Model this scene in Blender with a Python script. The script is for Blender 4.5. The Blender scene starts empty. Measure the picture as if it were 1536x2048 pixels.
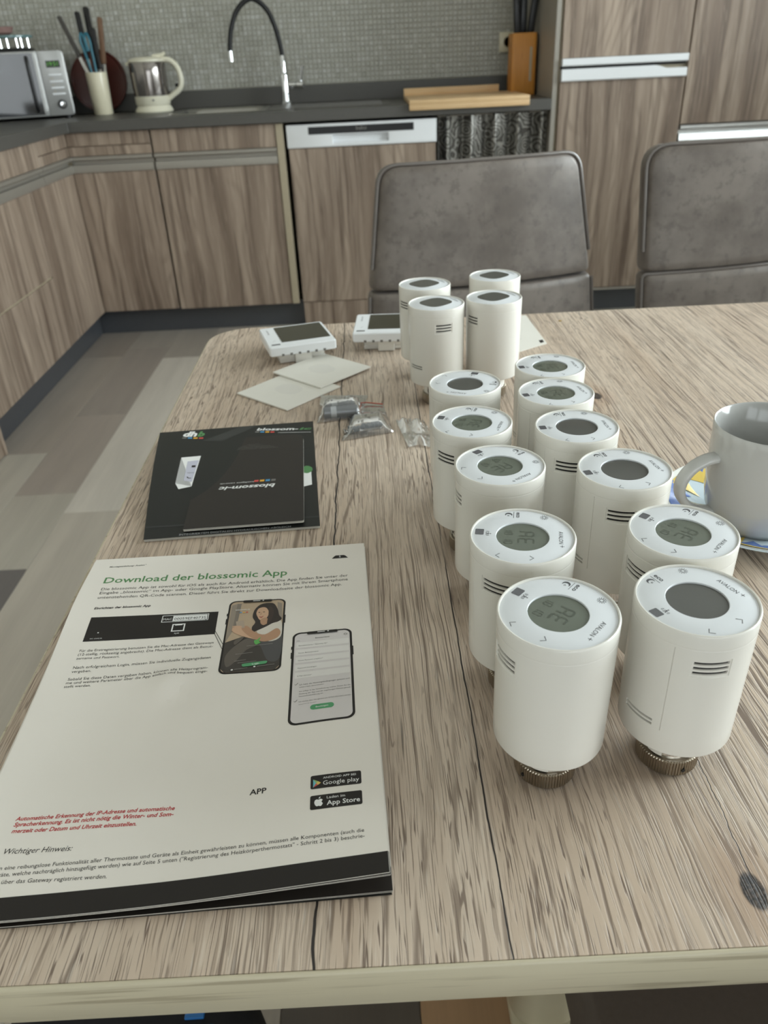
import bpy, bmesh, math, random
from mathutils import Vector, Matrix
from mathutils.geometry import tessellate_polygon
random.seed(7)
scene = bpy.context.scene
COL = scene.collection
PI = math.pi

# ---------------------------------------------------------------- camera
cam_data = bpy.data.cameras.new('camera')
cam = bpy.data.objects.new('camera', cam_data)
COL.objects.link(cam)
cam_data.sensor_fit = 'VERTICAL'
cam_data.sensor_height = 24.0
cam_data.lens = 24.0 * 1546.51 / 2048.0
cam_data.clip_start = 0.02
cam_data.clip_end = 60
FW = Vector((0.0036, 0.8603, -0.5097)); RT = Vector((0.9987, -0.0291, -0.0419)); UP = Vector((0.0509, 0.5089, 0.8593))
FW.normalize(); RT = (RT - FW * RT.dot(FW)).normalized(); UP = RT.cross(FW)
CAM = Vector((1.2267, -3.5814, 1.0884))
cam.matrix_world = Matrix(((RT.x, UP.x, -FW.x, CAM.x), (RT.y, UP.y, -FW.y, CAM.y), (RT.z, UP.z, -FW.z, CAM.z), (0, 0, 0, 1)))
cam_data.dof.use_dof = True
cam_data.dof.focus_distance = 0.47
cam_data.dof.aperture_fstop = 9.5
scene.camera = cam

# ---------------------------------------------------------------- sky, daylight, exposure
world = bpy.data.worlds.new('sky')
scene.world = world
world.use_nodes = True
wn = world.node_tree
bg = wn.nodes['Background']
sky = wn.nodes.new('ShaderNodeTexSky')
sky.sky_type = 'PREETHAM'
sky.turbidity = 6
sky.sun_direction = (0.2, -0.5, 0.84)
skymix = wn.nodes.new('ShaderNodeMix'); skymix.data_type = 'RGBA'
skymix.inputs['Factor'].default_value = 0.85
wn.links.new(sky.outputs['Color'], skymix.inputs['A'])
skymix.inputs['B'].default_value = (0.86, 0.93, 1.0, 1)
wn.links.new(skymix.outputs['Result'], bg.inputs['Color'])
bg.inputs['Strength'].default_value = 2.2

def area(name, loc, aim, sx, sy, watts, color):
    d = bpy.data.lights.new(name, 'AREA')
    d.shape = 'RECTANGLE'; d.size = sx; d.size_y = sy; d.energy = watts; d.color = color
    o = bpy.data.objects.new(name, d); COL.objects.link(o)
    o.location = loc
    o.rotation_euler = (Vector(aim) - Vector(loc)).to_track_quat('-Z', 'Y').to_euler()
    return o
# daylight entering through the window on the right and the terrace door behind the camera
area('daylight_right', (3.62, -2.05, 1.55), (0.0, -2.05, 1.1), 3.1, 1.25, 150, (0.90, 0.96, 1.0))
area('daylight_terrace', (1.9, -6.12, 1.25), (1.5, 0.0, 0.9), 2.6, 2.1, 26, (0.96, 0.98, 1.0))
scene.view_settings.view_transform = 'Standard'
scene.view_settings.look = 'None'
scene.view_settings.gamma = 1.0
scene.view_settings.use_curve_mapping = False
scene.view_settings.exposure = -0.14
scene.cycles.use_denoising = True
scene.cycles.max_bounces = 8
scene.cycles.diffuse_bounces = 4
scene.cycles.glossy_bounces = 4
scene.cycles.transparent_max_bounces = 12
scene.cycles.caustics_reflective = False
scene.cycles.caustics_refractive = False

# ---------------------------------------------------------------- helpers: materials
def lin(r, g, b):
    f = lambda c: (c / 255 / 12.92) if c / 255 <= 0.04045 else ((c / 255 + 0.055) / 1.055) ** 2.4
    return (f(r), f(g), f(b), 1.0)

class G:
    def __init__(s, name):
        s.mat = bpy.data.materials.new(name)
        s.mat.use_nodes = True
        s.t = s.mat.node_tree
        s.b = s.t.nodes['Principled BSDF']
        s.out = s.t.nodes['Material Output']
    def put(s, sock, v):
        if hasattr(v, 'is_output'): s.t.links.new(v, sock)
        else: sock.default_value = v
    def n(s, kind, ins=None, **attrs):
        nd = s.t.nodes.new(kind)
        for k, v in attrs.items(): setattr(nd, k, v)
        for k, v in (ins or {}).items(): s.put(nd.inputs[k], v)
        return nd
    def m(s, op, a, b=None, c=None, clamp=False):
        nd = s.n('ShaderNodeMath', operation=op, use_clamp=clamp)
        s.put(nd.inputs[0], a)
        if b is not None: s.put(nd.inputs[1], b)
        if c is not None: s.put(nd.inputs[2], c)
        return nd.outputs[0]
    def mix(s, f, a, b, mode='MIX'):
        nd = s.n('ShaderNodeMix', data_type='RGBA', blend_type=mode)
        s.put(nd.inputs['Factor'], f); s.put(nd.inputs['A'], a); s.put(nd.inputs['B'], b)
        return nd.outputs['Result']
    def ramp(s, f, pts, interp='LINEAR'):
        nd = s.n('ShaderNodeValToRGB')
        cr = nd.color_ramp; cr.interpolation = interp
        while len(cr.elements) < len(pts): cr.elements.new(0.5)
        for e, (p, c) in zip(cr.elements, pts):
            e.position = p
            e.color = c if isinstance(c, tuple) else (c, c, c, 1)
        s.put(nd.inputs[0], f)
        return nd.outputs['Color']
    def step(s, v, a, b):
        nd = s.n('ShaderNodeMapRange', interpolation_type='SMOOTHSTEP')
        s.put(nd.inputs['Value'], v); s.put(nd.inputs['From Min'], a); s.put(nd.inputs['From Max'], b)
        return nd.outputs['Result']
    def pos(s): return s.n('ShaderNodeNewGeometry').outputs['Position']
    def obj(s): return s.n('ShaderNodeTexCoord').outputs['Object']
    def scale(s, v, xyz, loc=(0, 0, 0), rot=(0, 0, 0)):
        nd = s.n('ShaderNodeMapping'); s.put(nd.inputs['Vector'], v)
        nd.inputs['Scale'].default_value = xyz; nd.inputs['Location'].default_value = loc; nd.inputs['Rotation'].default_value = rot
        return nd.outputs[0]
    def noise(s, v, sc=1.0, det=2.0, rough=0.5, w=None, dist=0.0):
        nd = s.n('ShaderNodeTexNoise', noise_dimensions='4D' if w is not None else '3D')
        s.put(nd.inputs['Vector'], v); nd.inputs['Scale'].default_value = sc
        nd.inputs['Detail'].default_value = det; nd.inputs['Roughness'].default_value = rough; nd.inputs['Distortion'].default_value = dist
        if w is not None: s.put(nd.inputs['W'], w)
        return nd.outputs['Fac']
    def sep(s, v):
        nd = s.n('ShaderNodeSeparateXYZ'); s.put(nd.inputs[0], v); return nd.outputs
    def comb(s, x, y, z):
        nd = s.n('ShaderNodeCombineXYZ')
        for i, v in enumerate((x, y, z)): s.put(nd.inputs[i], v)
        return nd.outputs[0]
    def bump(s, h, strength=0.3, dist=0.001):
        nd = s.n('ShaderNodeBump'); nd.inputs['Strength'].default_value = strength; nd.inputs['Distance'].default_value = dist
        s.put(nd.inputs['Height'], h); s.t.links.new(nd.outputs[0], s.b.inputs['Normal'])
    def set(s, **kw):
        names = dict(color='Base Color', rough='Roughness', metal='Metallic', spec='Specular IOR Level', trans='Transmission Weight',
                     ior='IOR', emit='Emission Color', emits='Emission Strength', coat='Coat Weight', alpha='Alpha', sheen='Sheen Weight', sub='Subsurface Weight')
        for k, v in kw.items(): s.put(s.b.inputs[names[k]], v)
        return s

def plain(name, color, rough=0.5, metal=0.0, var=0.06, sc=40.0, bump=0.0, **kw):
    """one colour with a little procedural unevenness"""
    g = G(name)
    n = g.noise(g.obj(), sc, 3.0)
    dark = tuple(c * (1 - var) for c in color[:3]) + (1,)
    lite = tuple(min(1, c * (1 + var)) for c in color[:3]) + (1,)
    g.set(color=g.mix(n, dark, lite), rough=rough, metal=metal, **kw)
    if bump: g.bump(n, bump, 0.0005)
    return g.mat

# ---------------------------------------------------------------- helpers: meshes
class B:
    def __init__(s): s.v = []; s.f = []
    def quad(s, *ids): s.f.append(ids)
    def box(s, x0, x1, y0, y1, z0, z1):
        o = len(s.v)
        s.v += [(x, y, z) for z in (z0, z1) for y in (y0, y1) for x in (x0, x1)]
        s.f += [tuple(o + i for i in q) for q in ((0, 2, 3, 1), (4, 5, 7, 6), (0, 1, 5, 4), (2, 6, 7, 3), (0, 4, 6, 2), (1, 3, 7, 5))]
        return s
    def prism(s, poly, z0, z1):
        o = len(s.v); n = len(poly)
        s.v += [(x, y, z0) for x, y in poly] + [(x, y, z1) for x, y in poly]
        s.f.append(tuple(o + i for i in reversed(range(n)))); s.f.append(tuple(o + n + i for i in range(n)))
        for i in range(n):
            j = (i + 1) % n
            s.f.append((o + i, o + j, o + n + j, o + n + i))
        return s
    def lathe(s, prof, n=48, c=(0, 0), closed=False):
        """prof: list of (r, z); r==0 ends make caps"""
        o = len(s.v); rings = []
        for r, z in prof:
            if r < 1e-7:
                rings.append([len(s.v)]); s.v.append((c[0], c[1], z))
            else:
                rings.append(list(range(len(s.v), len(s.v) + n)))
                s.v += [(c[0] + r * math.cos(2 * PI * k / n), c[1] + r * math.sin(2 * PI * k / n), z) for k in range(n)]
        for a, b in zip(rings, rings[1:]):
            for k in range(n):
                j = (k + 1) % n
                if len(a) == 1 and len(b) == 1: continue
                if len(a) == 1: s.f.append((a[0], b[j], b[k]))
                elif len(b) == 1: s.f.append((a[k], a[j], b[0]))
                else: s.f.append((a[k], a[j], b[j], b[k]))
        return s
    def tube(s, path, r, n=10, cap=True, closed=False):
        path = [Vector(p) for p in path]
        rs = r if isinstance(r, (list, tuple)) else [r] * len(path)
        rings = []; up = None
        m = len(path)
        for i, p in enumerate(path):
            a = path[max(0, i - 1)] if not closed else path[i - 1]
            b = path[min(m - 1, i + 1)] if not closed else path[(i + 1) % m]
            t = (b - a).normalized()
            if up is None:
                up = t.orthogonal().normalized()
            up = (up - t * up.dot(t)).normalized()
            w = t.cross(up)
            rings.append(list(range(len(s.v), len(s.v) + n)))
            for k in range(n):
                q = p + rs[i] * (math.cos(2 * PI * k / n) * up + math.sin(2 * PI * k / n) * w)
                s.v.append(tuple(q))
        pairs = list(zip(rings, rings[1:])) + ([(rings[-1], rings[0])] if closed else [])
        for a, b in pairs:
            for k in range(n):
                j = (k + 1) % n
                s.f.append((a[k], a[j], b[j], b[k]))
        if cap and not closed:
            s.f.append(tuple(reversed(rings[0]))); s.f.append(tuple(rings[-1]))
        return s
    def grid(s, fn, nu, nv):
        o = len(s.v)
        s.v += [tuple(fn(i / nu, j / nv)) for j in range(nv + 1) for i in range(nu + 1)]
        for j in range(nv):
            for i in range(nu):
                a = o + j * (nu + 1) + i
                s.f.append((a, a + 1, a + nu + 2, a + nu + 1))
        return s
    def slab(s, cells, z0, z1):
        """cells: list of (x0,x1,y0,y1) sharing grid lines; closed prism with holes"""
        S = set(cells); idx = {}
        def vid(x, y, z):
            k = (round(x, 5), round(y, 5), round(z, 5))
            if k not in idx: idx[k] = len(s.v); s.v.append(k)
            return idx[k]
        edges = {}
        for x0, x1, y0, y1 in cells:
            s.f.append((vid(x0, y0, z1), vid(x1, y0, z1), vid(x1, y1, z1), vid(x0, y1, z1)))
            s.f.append((vid(x0, y0, z0), vid(x0, y1, z0), vid(x1, y1, z0), vid(x1, y0, z0)))
            for a, b in (((x0, y0), (x1, y0)), ((x1, y0), (x1, y1)), ((x1, y1), (x0, y1)), ((x0, y1), (x0, y0))):
                if (b, a) in edges: del edges[(b, a)]
                else: edges[(a, b)] = 1
        for a, b in edges:
            s.f.append((vid(*a, z0), vid(*b, z0), vid(*b, z1), vid(*a, z1)))
        return s
    def xf(s, M, start=0):
        M = Matrix(M)
        s.v[start:] = [tuple(M @ Vector(v)) for v in s.v[start:]]
        return s

def finish(b, name, mat, parent=None, bevel=0.0, seg=2, smooth=35, local=False, weld=False, mats=None):
    me = bpy.data.meshes.new(name)
    off = Vector((0, 0, 0))
    if parent is not None and not local:
        p = parent
        while p is not None: off += Vector(p.location); p = p.parent
    me.from_pydata([tuple(Vector(v) - off) for v in b.v], [], b.f)
    bm = bmesh.new(); bm.from_mesh(me)
    if weld: bmesh.ops.remove_doubles(bm, verts=bm.verts, dist=1e-6)
    if weld or bevel: bmesh.ops.recalc_face_normals(bm, faces=bm.faces)
    if bevel:
        es = [e for e in bm.edges if len(e.link_faces) == 2 and e.calc_face_angle(0) > 0.6]
        bmesh.ops.bevel(bm, geom=es, offset=bevel, segments=seg, profile=0.5, affect='EDGES', clamp_overlap=True)
    bm.to_mesh(me); bm.free()
    if smooth:
        for p in me.polygons: p.use_smooth = True
        me.set_sharp_from_angle(angle=math.radians(smooth))
    me.materials.append(mat)
    o = bpy.data.objects.new(name, me)
    COL.objects.link(o)
    if parent is not None: o.parent = parent
    return o

def tag(o, label, cat, group=None):
    o['label'] = label; o['category'] = cat
    if group: o['group'] = group
    return o
def thing(name, label, cat, loc=(0, 0, 0), rz=0.0, group=None):
    o = bpy.data.objects.new(name, None); COL.objects.link(o)
    o.empty_display_size = 0.05
    o.location = loc; o.rotation_euler = (0, 0, rz)
    return tag(o, label, cat, group)
def struct(o):
    o['kind'] = 'structure'; return o
def sname(name):
    o = bpy.data.objects.new(name, None); COL.objects.link(o); o['kind'] = 'structure'; return o
def dup(root, loc, rz, label):
    r = root.copy(); COL.objects.link(r)
    r.location = loc; r.rotation_euler = (0, 0, rz); r['label'] = label
    for ch in list(root.children):
        c = ch.copy(); COL.objects.link(c); c.parent = r
        for g2 in list(ch.children):
            d = g2.copy(); COL.objects.link(d); d.parent = c
    return r

def rrect(x0, x1, y0, y1, r, n=6):
    rs = r if isinstance(r, (list, tuple)) else (r, r, r, r)   # bl, br, tr, tl
    pts = []
    for (cx, cy, a0, rr) in ((x0 + rs[0], y0 + rs[0], PI, rs[0]), (x1 - rs[1], y0 + rs[1], 1.5 * PI, rs[1]), (x1 - rs[2], y1 - rs[2], 0, rs[2]), (x0 + rs[3], y1 - rs[3], 0.5 * PI, rs[3])):
        for k in range(n + 1):
            a = a0 + 0.5 * PI * k / n
            pts.append((cx + rr * math.cos(a), cy + rr * math.sin(a)))
    return pts
def smoothpoly(pts, n=5, closed=True):
    out = []; m = len(pts)
    for i in range(m if closed else m - 1):
        p0, p1, p2, p3 = (pts[(i - 1) % m], pts[i], pts[(i + 1) % m], pts[(i + 2) % m]) if closed else (pts[max(i - 1, 0)], pts[i], pts[i + 1], pts[min(i + 2, m - 1)])
        for k in range(n):
            t = k / n
            out.append(tuple(0.5 * (2 * b + (c - a) * t + (2 * a - 5 * b + 4 * c - d) * t * t + (3 * b - a - 3 * c + d) * t ** 3) for a, b, c, d in zip(p0, p1, p2, p3)))
    if not closed: out.append(pts[-1])
    return out
def stroke(pts, w):
    """flat line of width w as 2D quads -> (verts, faces)"""
    V = []; F = []
    for i, p in enumerate(pts):
        a = Vector(pts[max(0, i - 1)]); b = Vector(pts[min(len(pts) - 1, i + 1)])
        t = (b - a).normalized(); nrm = Vector((-t.y, t.x)) * w / 2
        V += [(p[0] + nrm.x, p[1] + nrm.y), (p[0] - nrm.x, p[1] - nrm.y)]
        if i: F.append((2 * i - 2, 2 * i - 1, 2 * i + 1, 2 * i))
    return V, F

_txt = {}
def text2d(body, bold=0.0, shear=0.0):
    """outline of a line of writing, 1 unit font size, baseline at y=0, starting at x=0 -> (verts, faces, width)"""
    key = (body, bold, shear)
    if key in _txt: return _txt[key]
    cu = bpy.data.curves.new('t', 'FONT'); cu.body = body; cu.resolution_u = 2; cu.size = 1.0; cu.offset = bold; cu.shear = shear
    o = bpy.data.objects.new('t', cu); COL.objects.link(o)
    dg = bpy.context.evaluated_depsgraph_get()
    me = o.evaluated_get(dg).to_mesh()
    V = [(v.co.x, v.co.y) for v in me.vertices]; F = [tuple(p.vertices) for p in me.polygons]
    bpy.data.objects.remove(o); bpy.data.curves.remove(cu)
    x0 = min(v[0] for v in V); x1 = max(v[0] for v in V)
    _txt[key] = ([(x - x0, y) for x, y in V], F, x1 - x0)
    return _txt[key]

class Print(B):
    """flat ink laid onto a surface map fn(a, b) -> xyz"""
    def __init__(s, fn, L=None): super().__init__(); s.fn = fn; s.L = L
    def add(s, V, F):
        o = len(s.v); s.v += [tuple(s.fn(*p)) for p in V]; s.f += [tuple(o + i for i in f) for f in F]; return s
    def poly(s, pts):
        if not s.L: return s.add(pts, [tuple(range(len(pts)))])
        P = [Vector((p[0], p[1], 0)) for p in pts]
        V = [(p.x, p.y) for p in P]; todo = [tuple(t) for t in tessellate_polygon([P])]; F = []; mid = {}
        while todo:
            a, b, c = todo.pop()
            e = [(math.dist(V[i], V[j]), i, j, k) for i, j, k in ((a, b, c), (b, c, a), (c, a, b))]
            d, i, j, k = max(e)
            if d <= s.L: F.append((a, b, c)); continue
            key = (min(i, j), max(i, j))
            if key not in mid: mid[key] = len(V); V.append(((V[i][0] + V[j][0]) / 2, (V[i][1] + V[j][1]) / 2))
            m = mid[key]; todo += [(i, m, k), (m, j, k)]
        return s.add(V, F)
    def line(s, pts, w): return s.add(*stroke(pts, w))
    def quad2(s, tl, tr, br, bl, nu=1, nv=1):
        V = []; F = []
        for j in range(nv + 1):
            for i in range(nu + 1):
                a, b = i / nu, j / nv
                V.append(tuple((1 - b) * ((1 - a) * p + a * q) + b * ((1 - a) * r + a * t) for p, q, r, t in zip(tl, tr, bl, br)))
        for j in range(nv):
            for i in range(nu):
                k = j * (nu + 1) + i; F.append((k, k + 1, k + nu + 2, k + nu + 1))
        return s.add(V, F)
    def text(s, body, p0, p1, asp=1.0, bold=0.0, shear=0.0, up=-1, h=None):
        """writing from p0 to p1 along its baseline; up = sign of the second axis that points to the letters' tops"""
        V, F, w = text2d(body, bold, shear)
        d = Vector((p1[0] - p0[0], p1[1] - p0[1])); L = d.length; d.normalize()
        k = L / w; nrm = Vector((d.y, -d.x)) if up < 0 else Vector((-d.y, d.x))
        kh = h if h is not None else k * asp
        return s.add([(p0[0] + d.x * x * k + nrm.x * y * kh, p0[1] + d.y * x * k + nrm.y * y * kh) for x, y in V], F)
def ink(p, name, mat, parent, local=False):
    return finish(p, name, mat, parent, smooth=0, local=local)
# ---------------------------------------------------------------- materials
def table_wood():
    g = G('table_laminate')
    P = g.pos(); x, y, z = g.sep(P)
    w1 = g.noise(g.comb(g.m('MULTIPLY', x, 7.0), g.m('MULTIPLY', y, 1.6), 0.0), 1.0, 2.0)
    w2 = g.noise(g.comb(g.m('MULTIPLY', x, 60.0), g.m('MULTIPLY', y, 14.0), 3.0), 1.0, 2.0)
    xw = g.m('ADD', x, g.m('ADD', g.m('MULTIPLY', g.m('SUBTRACT', w1, 0.5), 0.035), g.m('MULTIPLY', g.m('SUBTRACT', w2, 0.5), 0.0035)))
    # printed staves of different tone
    t = g.m('DIVIDE', g.m('SUBTRACT', x, 0.95), 1.6)
    stave = g.ramp(t, [(0.0, 0.35), (0.149, 0.75), (0.202, 0.15), (0.275, 0.55), (0.33, 0.95), (0.46, 0.25), (0.56, 0.6), (0.7, 0.05), (0.85, 0.8)], 'CONSTANT')
    W = g.m('MULTIPLY', stave, 9.0)
    xy = lambda a, b, c=0.0: g.comb(g.m('MULTIPLY', xw, a), g.m('MULTIPLY', y, b), c)
    patch = g.noise(xy(11.0, 2.6, 5.0), 1.0, 2.0, 0.5, W)
    broad = g.noise(xy(9.0, 1.4, 2.0), 1.0, 2.0, 0.5, W)
    mlong = g.step(g.m('ADD', patch, g.m('MULTIPLY', g.m('SUBTRACT', x, 1.3), 0.28)), 0.42, 0.60)   # right-hand staves: long straight lines
    contour = lambda v, wd: g.step(g.m('ABSOLUTE', g.m('SUBTRACT', v, 0.5)), wd, wd * 0.3)
    fine = g.noise(xy(900.0, 34.0), 1.0, 1.0, 0.6, W)             # short open pores
    ticks = g.noise(xy(430.0, 12.0, 3.0), 1.0, 1.0, 0.6, W)
    tbrk = g.step(g.noise(xy(300.0, 45.0, 4.0), 1.0, 1.0, 0.5, W), 0.44, 0.52)
    long_ = g.noise(xy(290.0, 2.8), 1.0, 1.0, 0.5, W)
    long2 = g.noise(xy(480.0, 5.5, 6.0), 1.0, 1.0, 0.5, W)
    lbrk = g.step(g.noise(xy(200.0, 9.0, 12.0), 1.0, 1.0, 0.5, W), 0.38, 0.50)
    pores = g.m('MAXIMUM', g.m('MULTIPLY', g.step(fine, 0.58, 0.66), 0.55), g.m('MULTIPLY', contour(ticks, 0.036), tbrk))
    lines = g.m('MAXIMUM', g.m('MULTIPLY', contour(long_, 0.034), g.m('ADD', 0.25, g.m('MULTIPLY', lbrk, 0.75))), g.m('MULTIPLY', contour(long2, 0.036), g.m('MULTIPLY', lbrk, 0.8)))
    # cathedral figure: contour lines of a slow field
    H = g.m('ADD', g.m('MULTIPLY', xw, 110.0), g.m('MULTIPLY', g.noise(xy(9.0, 1.5, 8.0), 1.0, 1.0, 0.4, W), 22.0))
    cath = g.step(g.m('ABSOLUTE', g.m('SUBTRACT', g.m('FRACT', H), 0.5)), 0.20, 0.04)
    cath = g.m('MULTIPLY', cath, g.step(g.noise(xy(260.0, 18.0, 9.0), 1.0, 2.0), 0.40, 0.58))
    dark = g.m('MAXIMUM', g.m('MULTIPLY', pores, g.m('SUBTRACT', 1.0, g.m('MULTIPLY', mlong, 0.6))), g.m('MULTIPLY', lines, mlong))
    dark = g.m('MAXIMUM', dark, g.m('MULTIPLY', cath, g.m('MULTIPLY', g.m('SUBTRACT', 1.0, mlong), 0.8)))
    # dark cracks along three of the stave joints and some short splits
    def crack(xc, wdt, amt, cut):
        n = g.noise(g.comb(xc * 31.0, g.m('MULTIPLY', y, 30.0), 1.0), 1.0, 3.0)
        d = g.m('ABSOLUTE', g.m('SUBTRACT', g.m('ADD', x, g.m('MULTIPLY', g.m('SUBTRACT', n, 0.5), amt)), xc))
        brk = g.step(g.noise(g.comb(xc * 17.0, g.m('MULTIPLY', y, 5.0), 4.0), 1.0, 2.0), cut, cut + 0.06)
        ww = g.m('MULTIPLY', wdt, g.m('ADD', 0.5, n))
        return g.m('MULTIPLY', g.step(g.m('SUBTRACT', ww, d), 0.0, 0.0003), brk)
    cr = g.m('MAXIMUM', crack(1.1875, 0.0008, 0.006, 0.36), crack(1.2735, 0.0006, 0.003, 0.25))
    cr = g.m('MAXIMUM', cr, crack(1.392, 0.0004, 0.012, 0.36))
    cr = g.m('MAXIMUM', cr, g.m('MAXIMUM', crack(1.69, 0.0006, 0.02, 0.45), crack(1.53, 0.0005, 0.03, 0.5)))
    split = g.m('MULTIPLY', g.step(g.noise(xy(150.0, 7.0, 7.0), 1.0, 1.0, 0.5, W), 0.73, 0.77), 0.7)
    cr = g.m('MAXIMUM', cr, split)
    # knots
    def knot(kx, ky, rx, ry):
        dx = g.m('DIVIDE', g.m('SUBTRACT', xw, kx), rx); dy = g.m('DIVIDE', g.m('SUBTRACT', y, ky), ry)
        return g.m('SQRT', g.m('ADD', g.m('MULTIPLY', dx, dx), g.m('MULTIPLY', dy, dy)))
    kd = g.m('MINIMUM', knot(1.388, -3.369, 0.005, 0.010), g.m('MINIMUM', knot(1.466, -2.78, 0.006, 0.010), knot(1.102, -2.947, 0.006, 0.008)))
    kn = g.m('MULTIPLY', g.step(kd, 1.1, 0.8), g.m('ADD', 0.45, g.noise(P, 260.0, 3.0, 0.6, None, 1.5)))
    halo = g.m('MULTIPLY', g.step(kd, 5.0, 1.0), 0.55)
    base = g.mix(g.m('ADD', g.m('MULTIPLY', broad, 0.7), g.m('MULTIPLY', stave, 0.3)), lin(184, 160, 137), lin(224, 209, 192))
    base = g.mix(g.m('MULTIPLY', g.step(g.noise(xy(22.0, 2.2, 11.0), 1.0, 2.0, 0.5, W), 0.52, 0.75), 0.6), base, lin(176, 150, 126))
    base = g.mix(g.m('MULTIPLY', g.step(g.noise(xy(75.0, 3.0, 13.0), 1.0, 2.0, 0.5, W), 0.45, 0.68), 0.5), base, lin(190, 170, 150))
    base = g.mix(halo, base, lin(170, 140, 116))
    col = g.mix(g.m('MULTIPLY', dark, 0.82), base, lin(98, 80, 68))
    col = g.mix(g.m('MULTIPLY', g.step(g.noise(xy(600.0, 40.0, 1.0), 1.0, 1.0), 0.6, 0.75), 0.25), col, lin(235, 226, 214))
    col = g.mix(cr, col, lin(46, 40, 37))
    col = g.mix(kn, col, lin(48, 42, 40))
    g.set(color=col, rough=g.m('ADD', 0.34, g.m('MULTIPLY', dark, 0.25)), spec=0.45)
    g.bump(g.m('SUBTRACT', 1.0, g.m('MAXIMUM', dark, cr)), 0.5, 0.0006)
    return g.mat
def band_wood(name, axis, c0, c1, c2, k=(60.0, 900.0)):
    """quiet straight laminate grain along an axis"""
    g = G(name); P = g.pos(); s = list(g.sep(P))
    i = 'xyz'.index(axis)
    f = [g.m('MULTIPLY', s[j], (6.0 if j == i else k[0])) for j in range(3)]
    h = [g.m('MULTIPLY', s[j], (14.0 if j == i else k[1])) for j in range(3)]
    n1 = g.noise(g.comb(*f), 1.0, 3.0); n2 = g.noise(g.comb(*h), 0.7, 2.0)
    col = g.mix(n1, c0, c1)
    col = g.mix(g.m('MULTIPLY', g.step(n2, 0.56, 0.7), 0.55), col, c2)
    g.set(color=col, rough=0.42)
    g.bump(n2, 0.08, 0.0004)
    return g.mat
def cabinet_wood(name, c0, c1, c2, c3):
    """truffle oak fronts, grain upright; a copy of the figure per object"""
    g = G(name); P = g.pos(); x, y, z = g.sep(P)
    info = g.n('ShaderNodeObjectInfo')
    W = g.m('MULTIPLY', info.outputs['Random'], 20.0)
    hx = g.m('ADD', x, y)
    wv = g.noise(g.comb(g.m('MULTIPLY', hx, 5.0), g.m('MULTIPLY', z, 1.6), 0.0), 1.0, 2.0, 0.5, W)
    hx = g.m('ADD', hx, g.m('MULTIPLY', g.m('SUBTRACT', wv, 0.5), 0.07))
    n1 = g.noise(g.comb(g.m('MULTIPLY', hx, 13.0), g.m('MULTIPLY', z, 0.7), 0.0), 1.0, 2.0, 0.5, W)
    n2 = g.noise(g.comb(g.m('MULTIPLY', hx, 48.0), g.m('MULTIPLY', z, 1.6), 2.0), 1.0, 3.0, 0.55, W)
    n3 = g.noise(g.comb(g.m('MULTIPLY', hx, 230.0), g.m('MULTIPLY', z, 9.0), 5.0), 1.0, 2.0, 0.6, W)
    H = g.m('ADD', g.m('MULTIPLY', hx, 14.0), g.m('MULTIPLY', g.noise(g.comb(g.m('MULTIPLY', hx, 4.0), g.m('MULTIPLY', z, 2.2), 4.0), 1.0, 1.0, 0.4, W), 5.0))
    cath = g.step(g.m('ABSOLUTE', g.m('SUBTRACT', g.m('FRACT', g.m('MULTIPLY', H, 1.6)), 0.5)), 0.30, 0.02)
    col = g.mix(g.step(n1, 0.3, 0.7), c0, c1)
    col = g.mix(g.m('MULTIPLY', g.step(n2, 0.46, 0.68), 0.75), col, c2)
    col = g.mix(g.m('MULTIPLY', g.m('MULTIPLY', cath, g.step(n1, 0.45, 0.65)), 0.28), col, c2)
    col = g.mix(g.m('MULTIPLY', g.step(n3, 0.56, 0.7), 0.35), col, c3)
    g.set(color=col, rough=0.42, spec=0.4)
    g.bump(n3, 0.1, 0.0004)
    return g.mat
def floor_wood():
    g = G('floor_laminate'); P = g.pos(); x, y, z = g.sep(P)
    info = g.n('ShaderNodeObjectInfo')
    W = g.m('MULTIPLY', info.outputs['Random'], 30.0)
    n1 = g.noise(g.comb(g.m('MULTIPLY', x, 18.0), g.m('MULTIPLY', y, 1.8), 0.0), 1.0, 3.0, 0.5, W)
    n2 = g.noise(g.comb(g.m('MULTIPLY', x, 260.0), g.m('MULTIPLY', y, 9.0), 0.0), 1.0, 2.0, 0.5, W)
    v = g.m('ADD', g.m('MULTIPLY', g.m('SUBTRACT', n1, 0.5), 0.45), g.m('MULTIPLY', g.m('SUBTRACT', n2, 0.5), 0.18))
    k = g.m('ADD', 1.0, v)
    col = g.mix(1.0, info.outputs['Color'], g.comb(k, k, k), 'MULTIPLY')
    g.set(color=col, rough=0.36, spec=0.5)
    g.bump(n2, 0.06, 0.0004)
    return g.mat
def leather():
    g = G('grey_brown_leather'); P = g.obj()
    n1 = g.noise(P, 9.0, 4.0, 0.6); n2 = g.noise(P, 45.0, 4.0, 0.65); n3 = g.noise(P, 700.0, 2.0)
    col = g.mix(g.step(n1, 0.3, 0.7), lin(94, 85, 78), lin(124, 115, 107))
    col = g.mix(g.m('MULTIPLY', g.step(n2, 0.5, 0.68), 0.45), col, lin(76, 68, 62))
    g.set(color=col, rough=g.m('ADD', 0.33, g.m('MULTIPLY', n2, 0.2)), spec=0.5, sheen=0.1)
    g.bump(g.m('ADD', g.m('MULTIPLY', n2, 0.6), g.m('MULTIPLY', n3, 0.3)), 0.18, 0.0015)
    return g.mat
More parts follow.
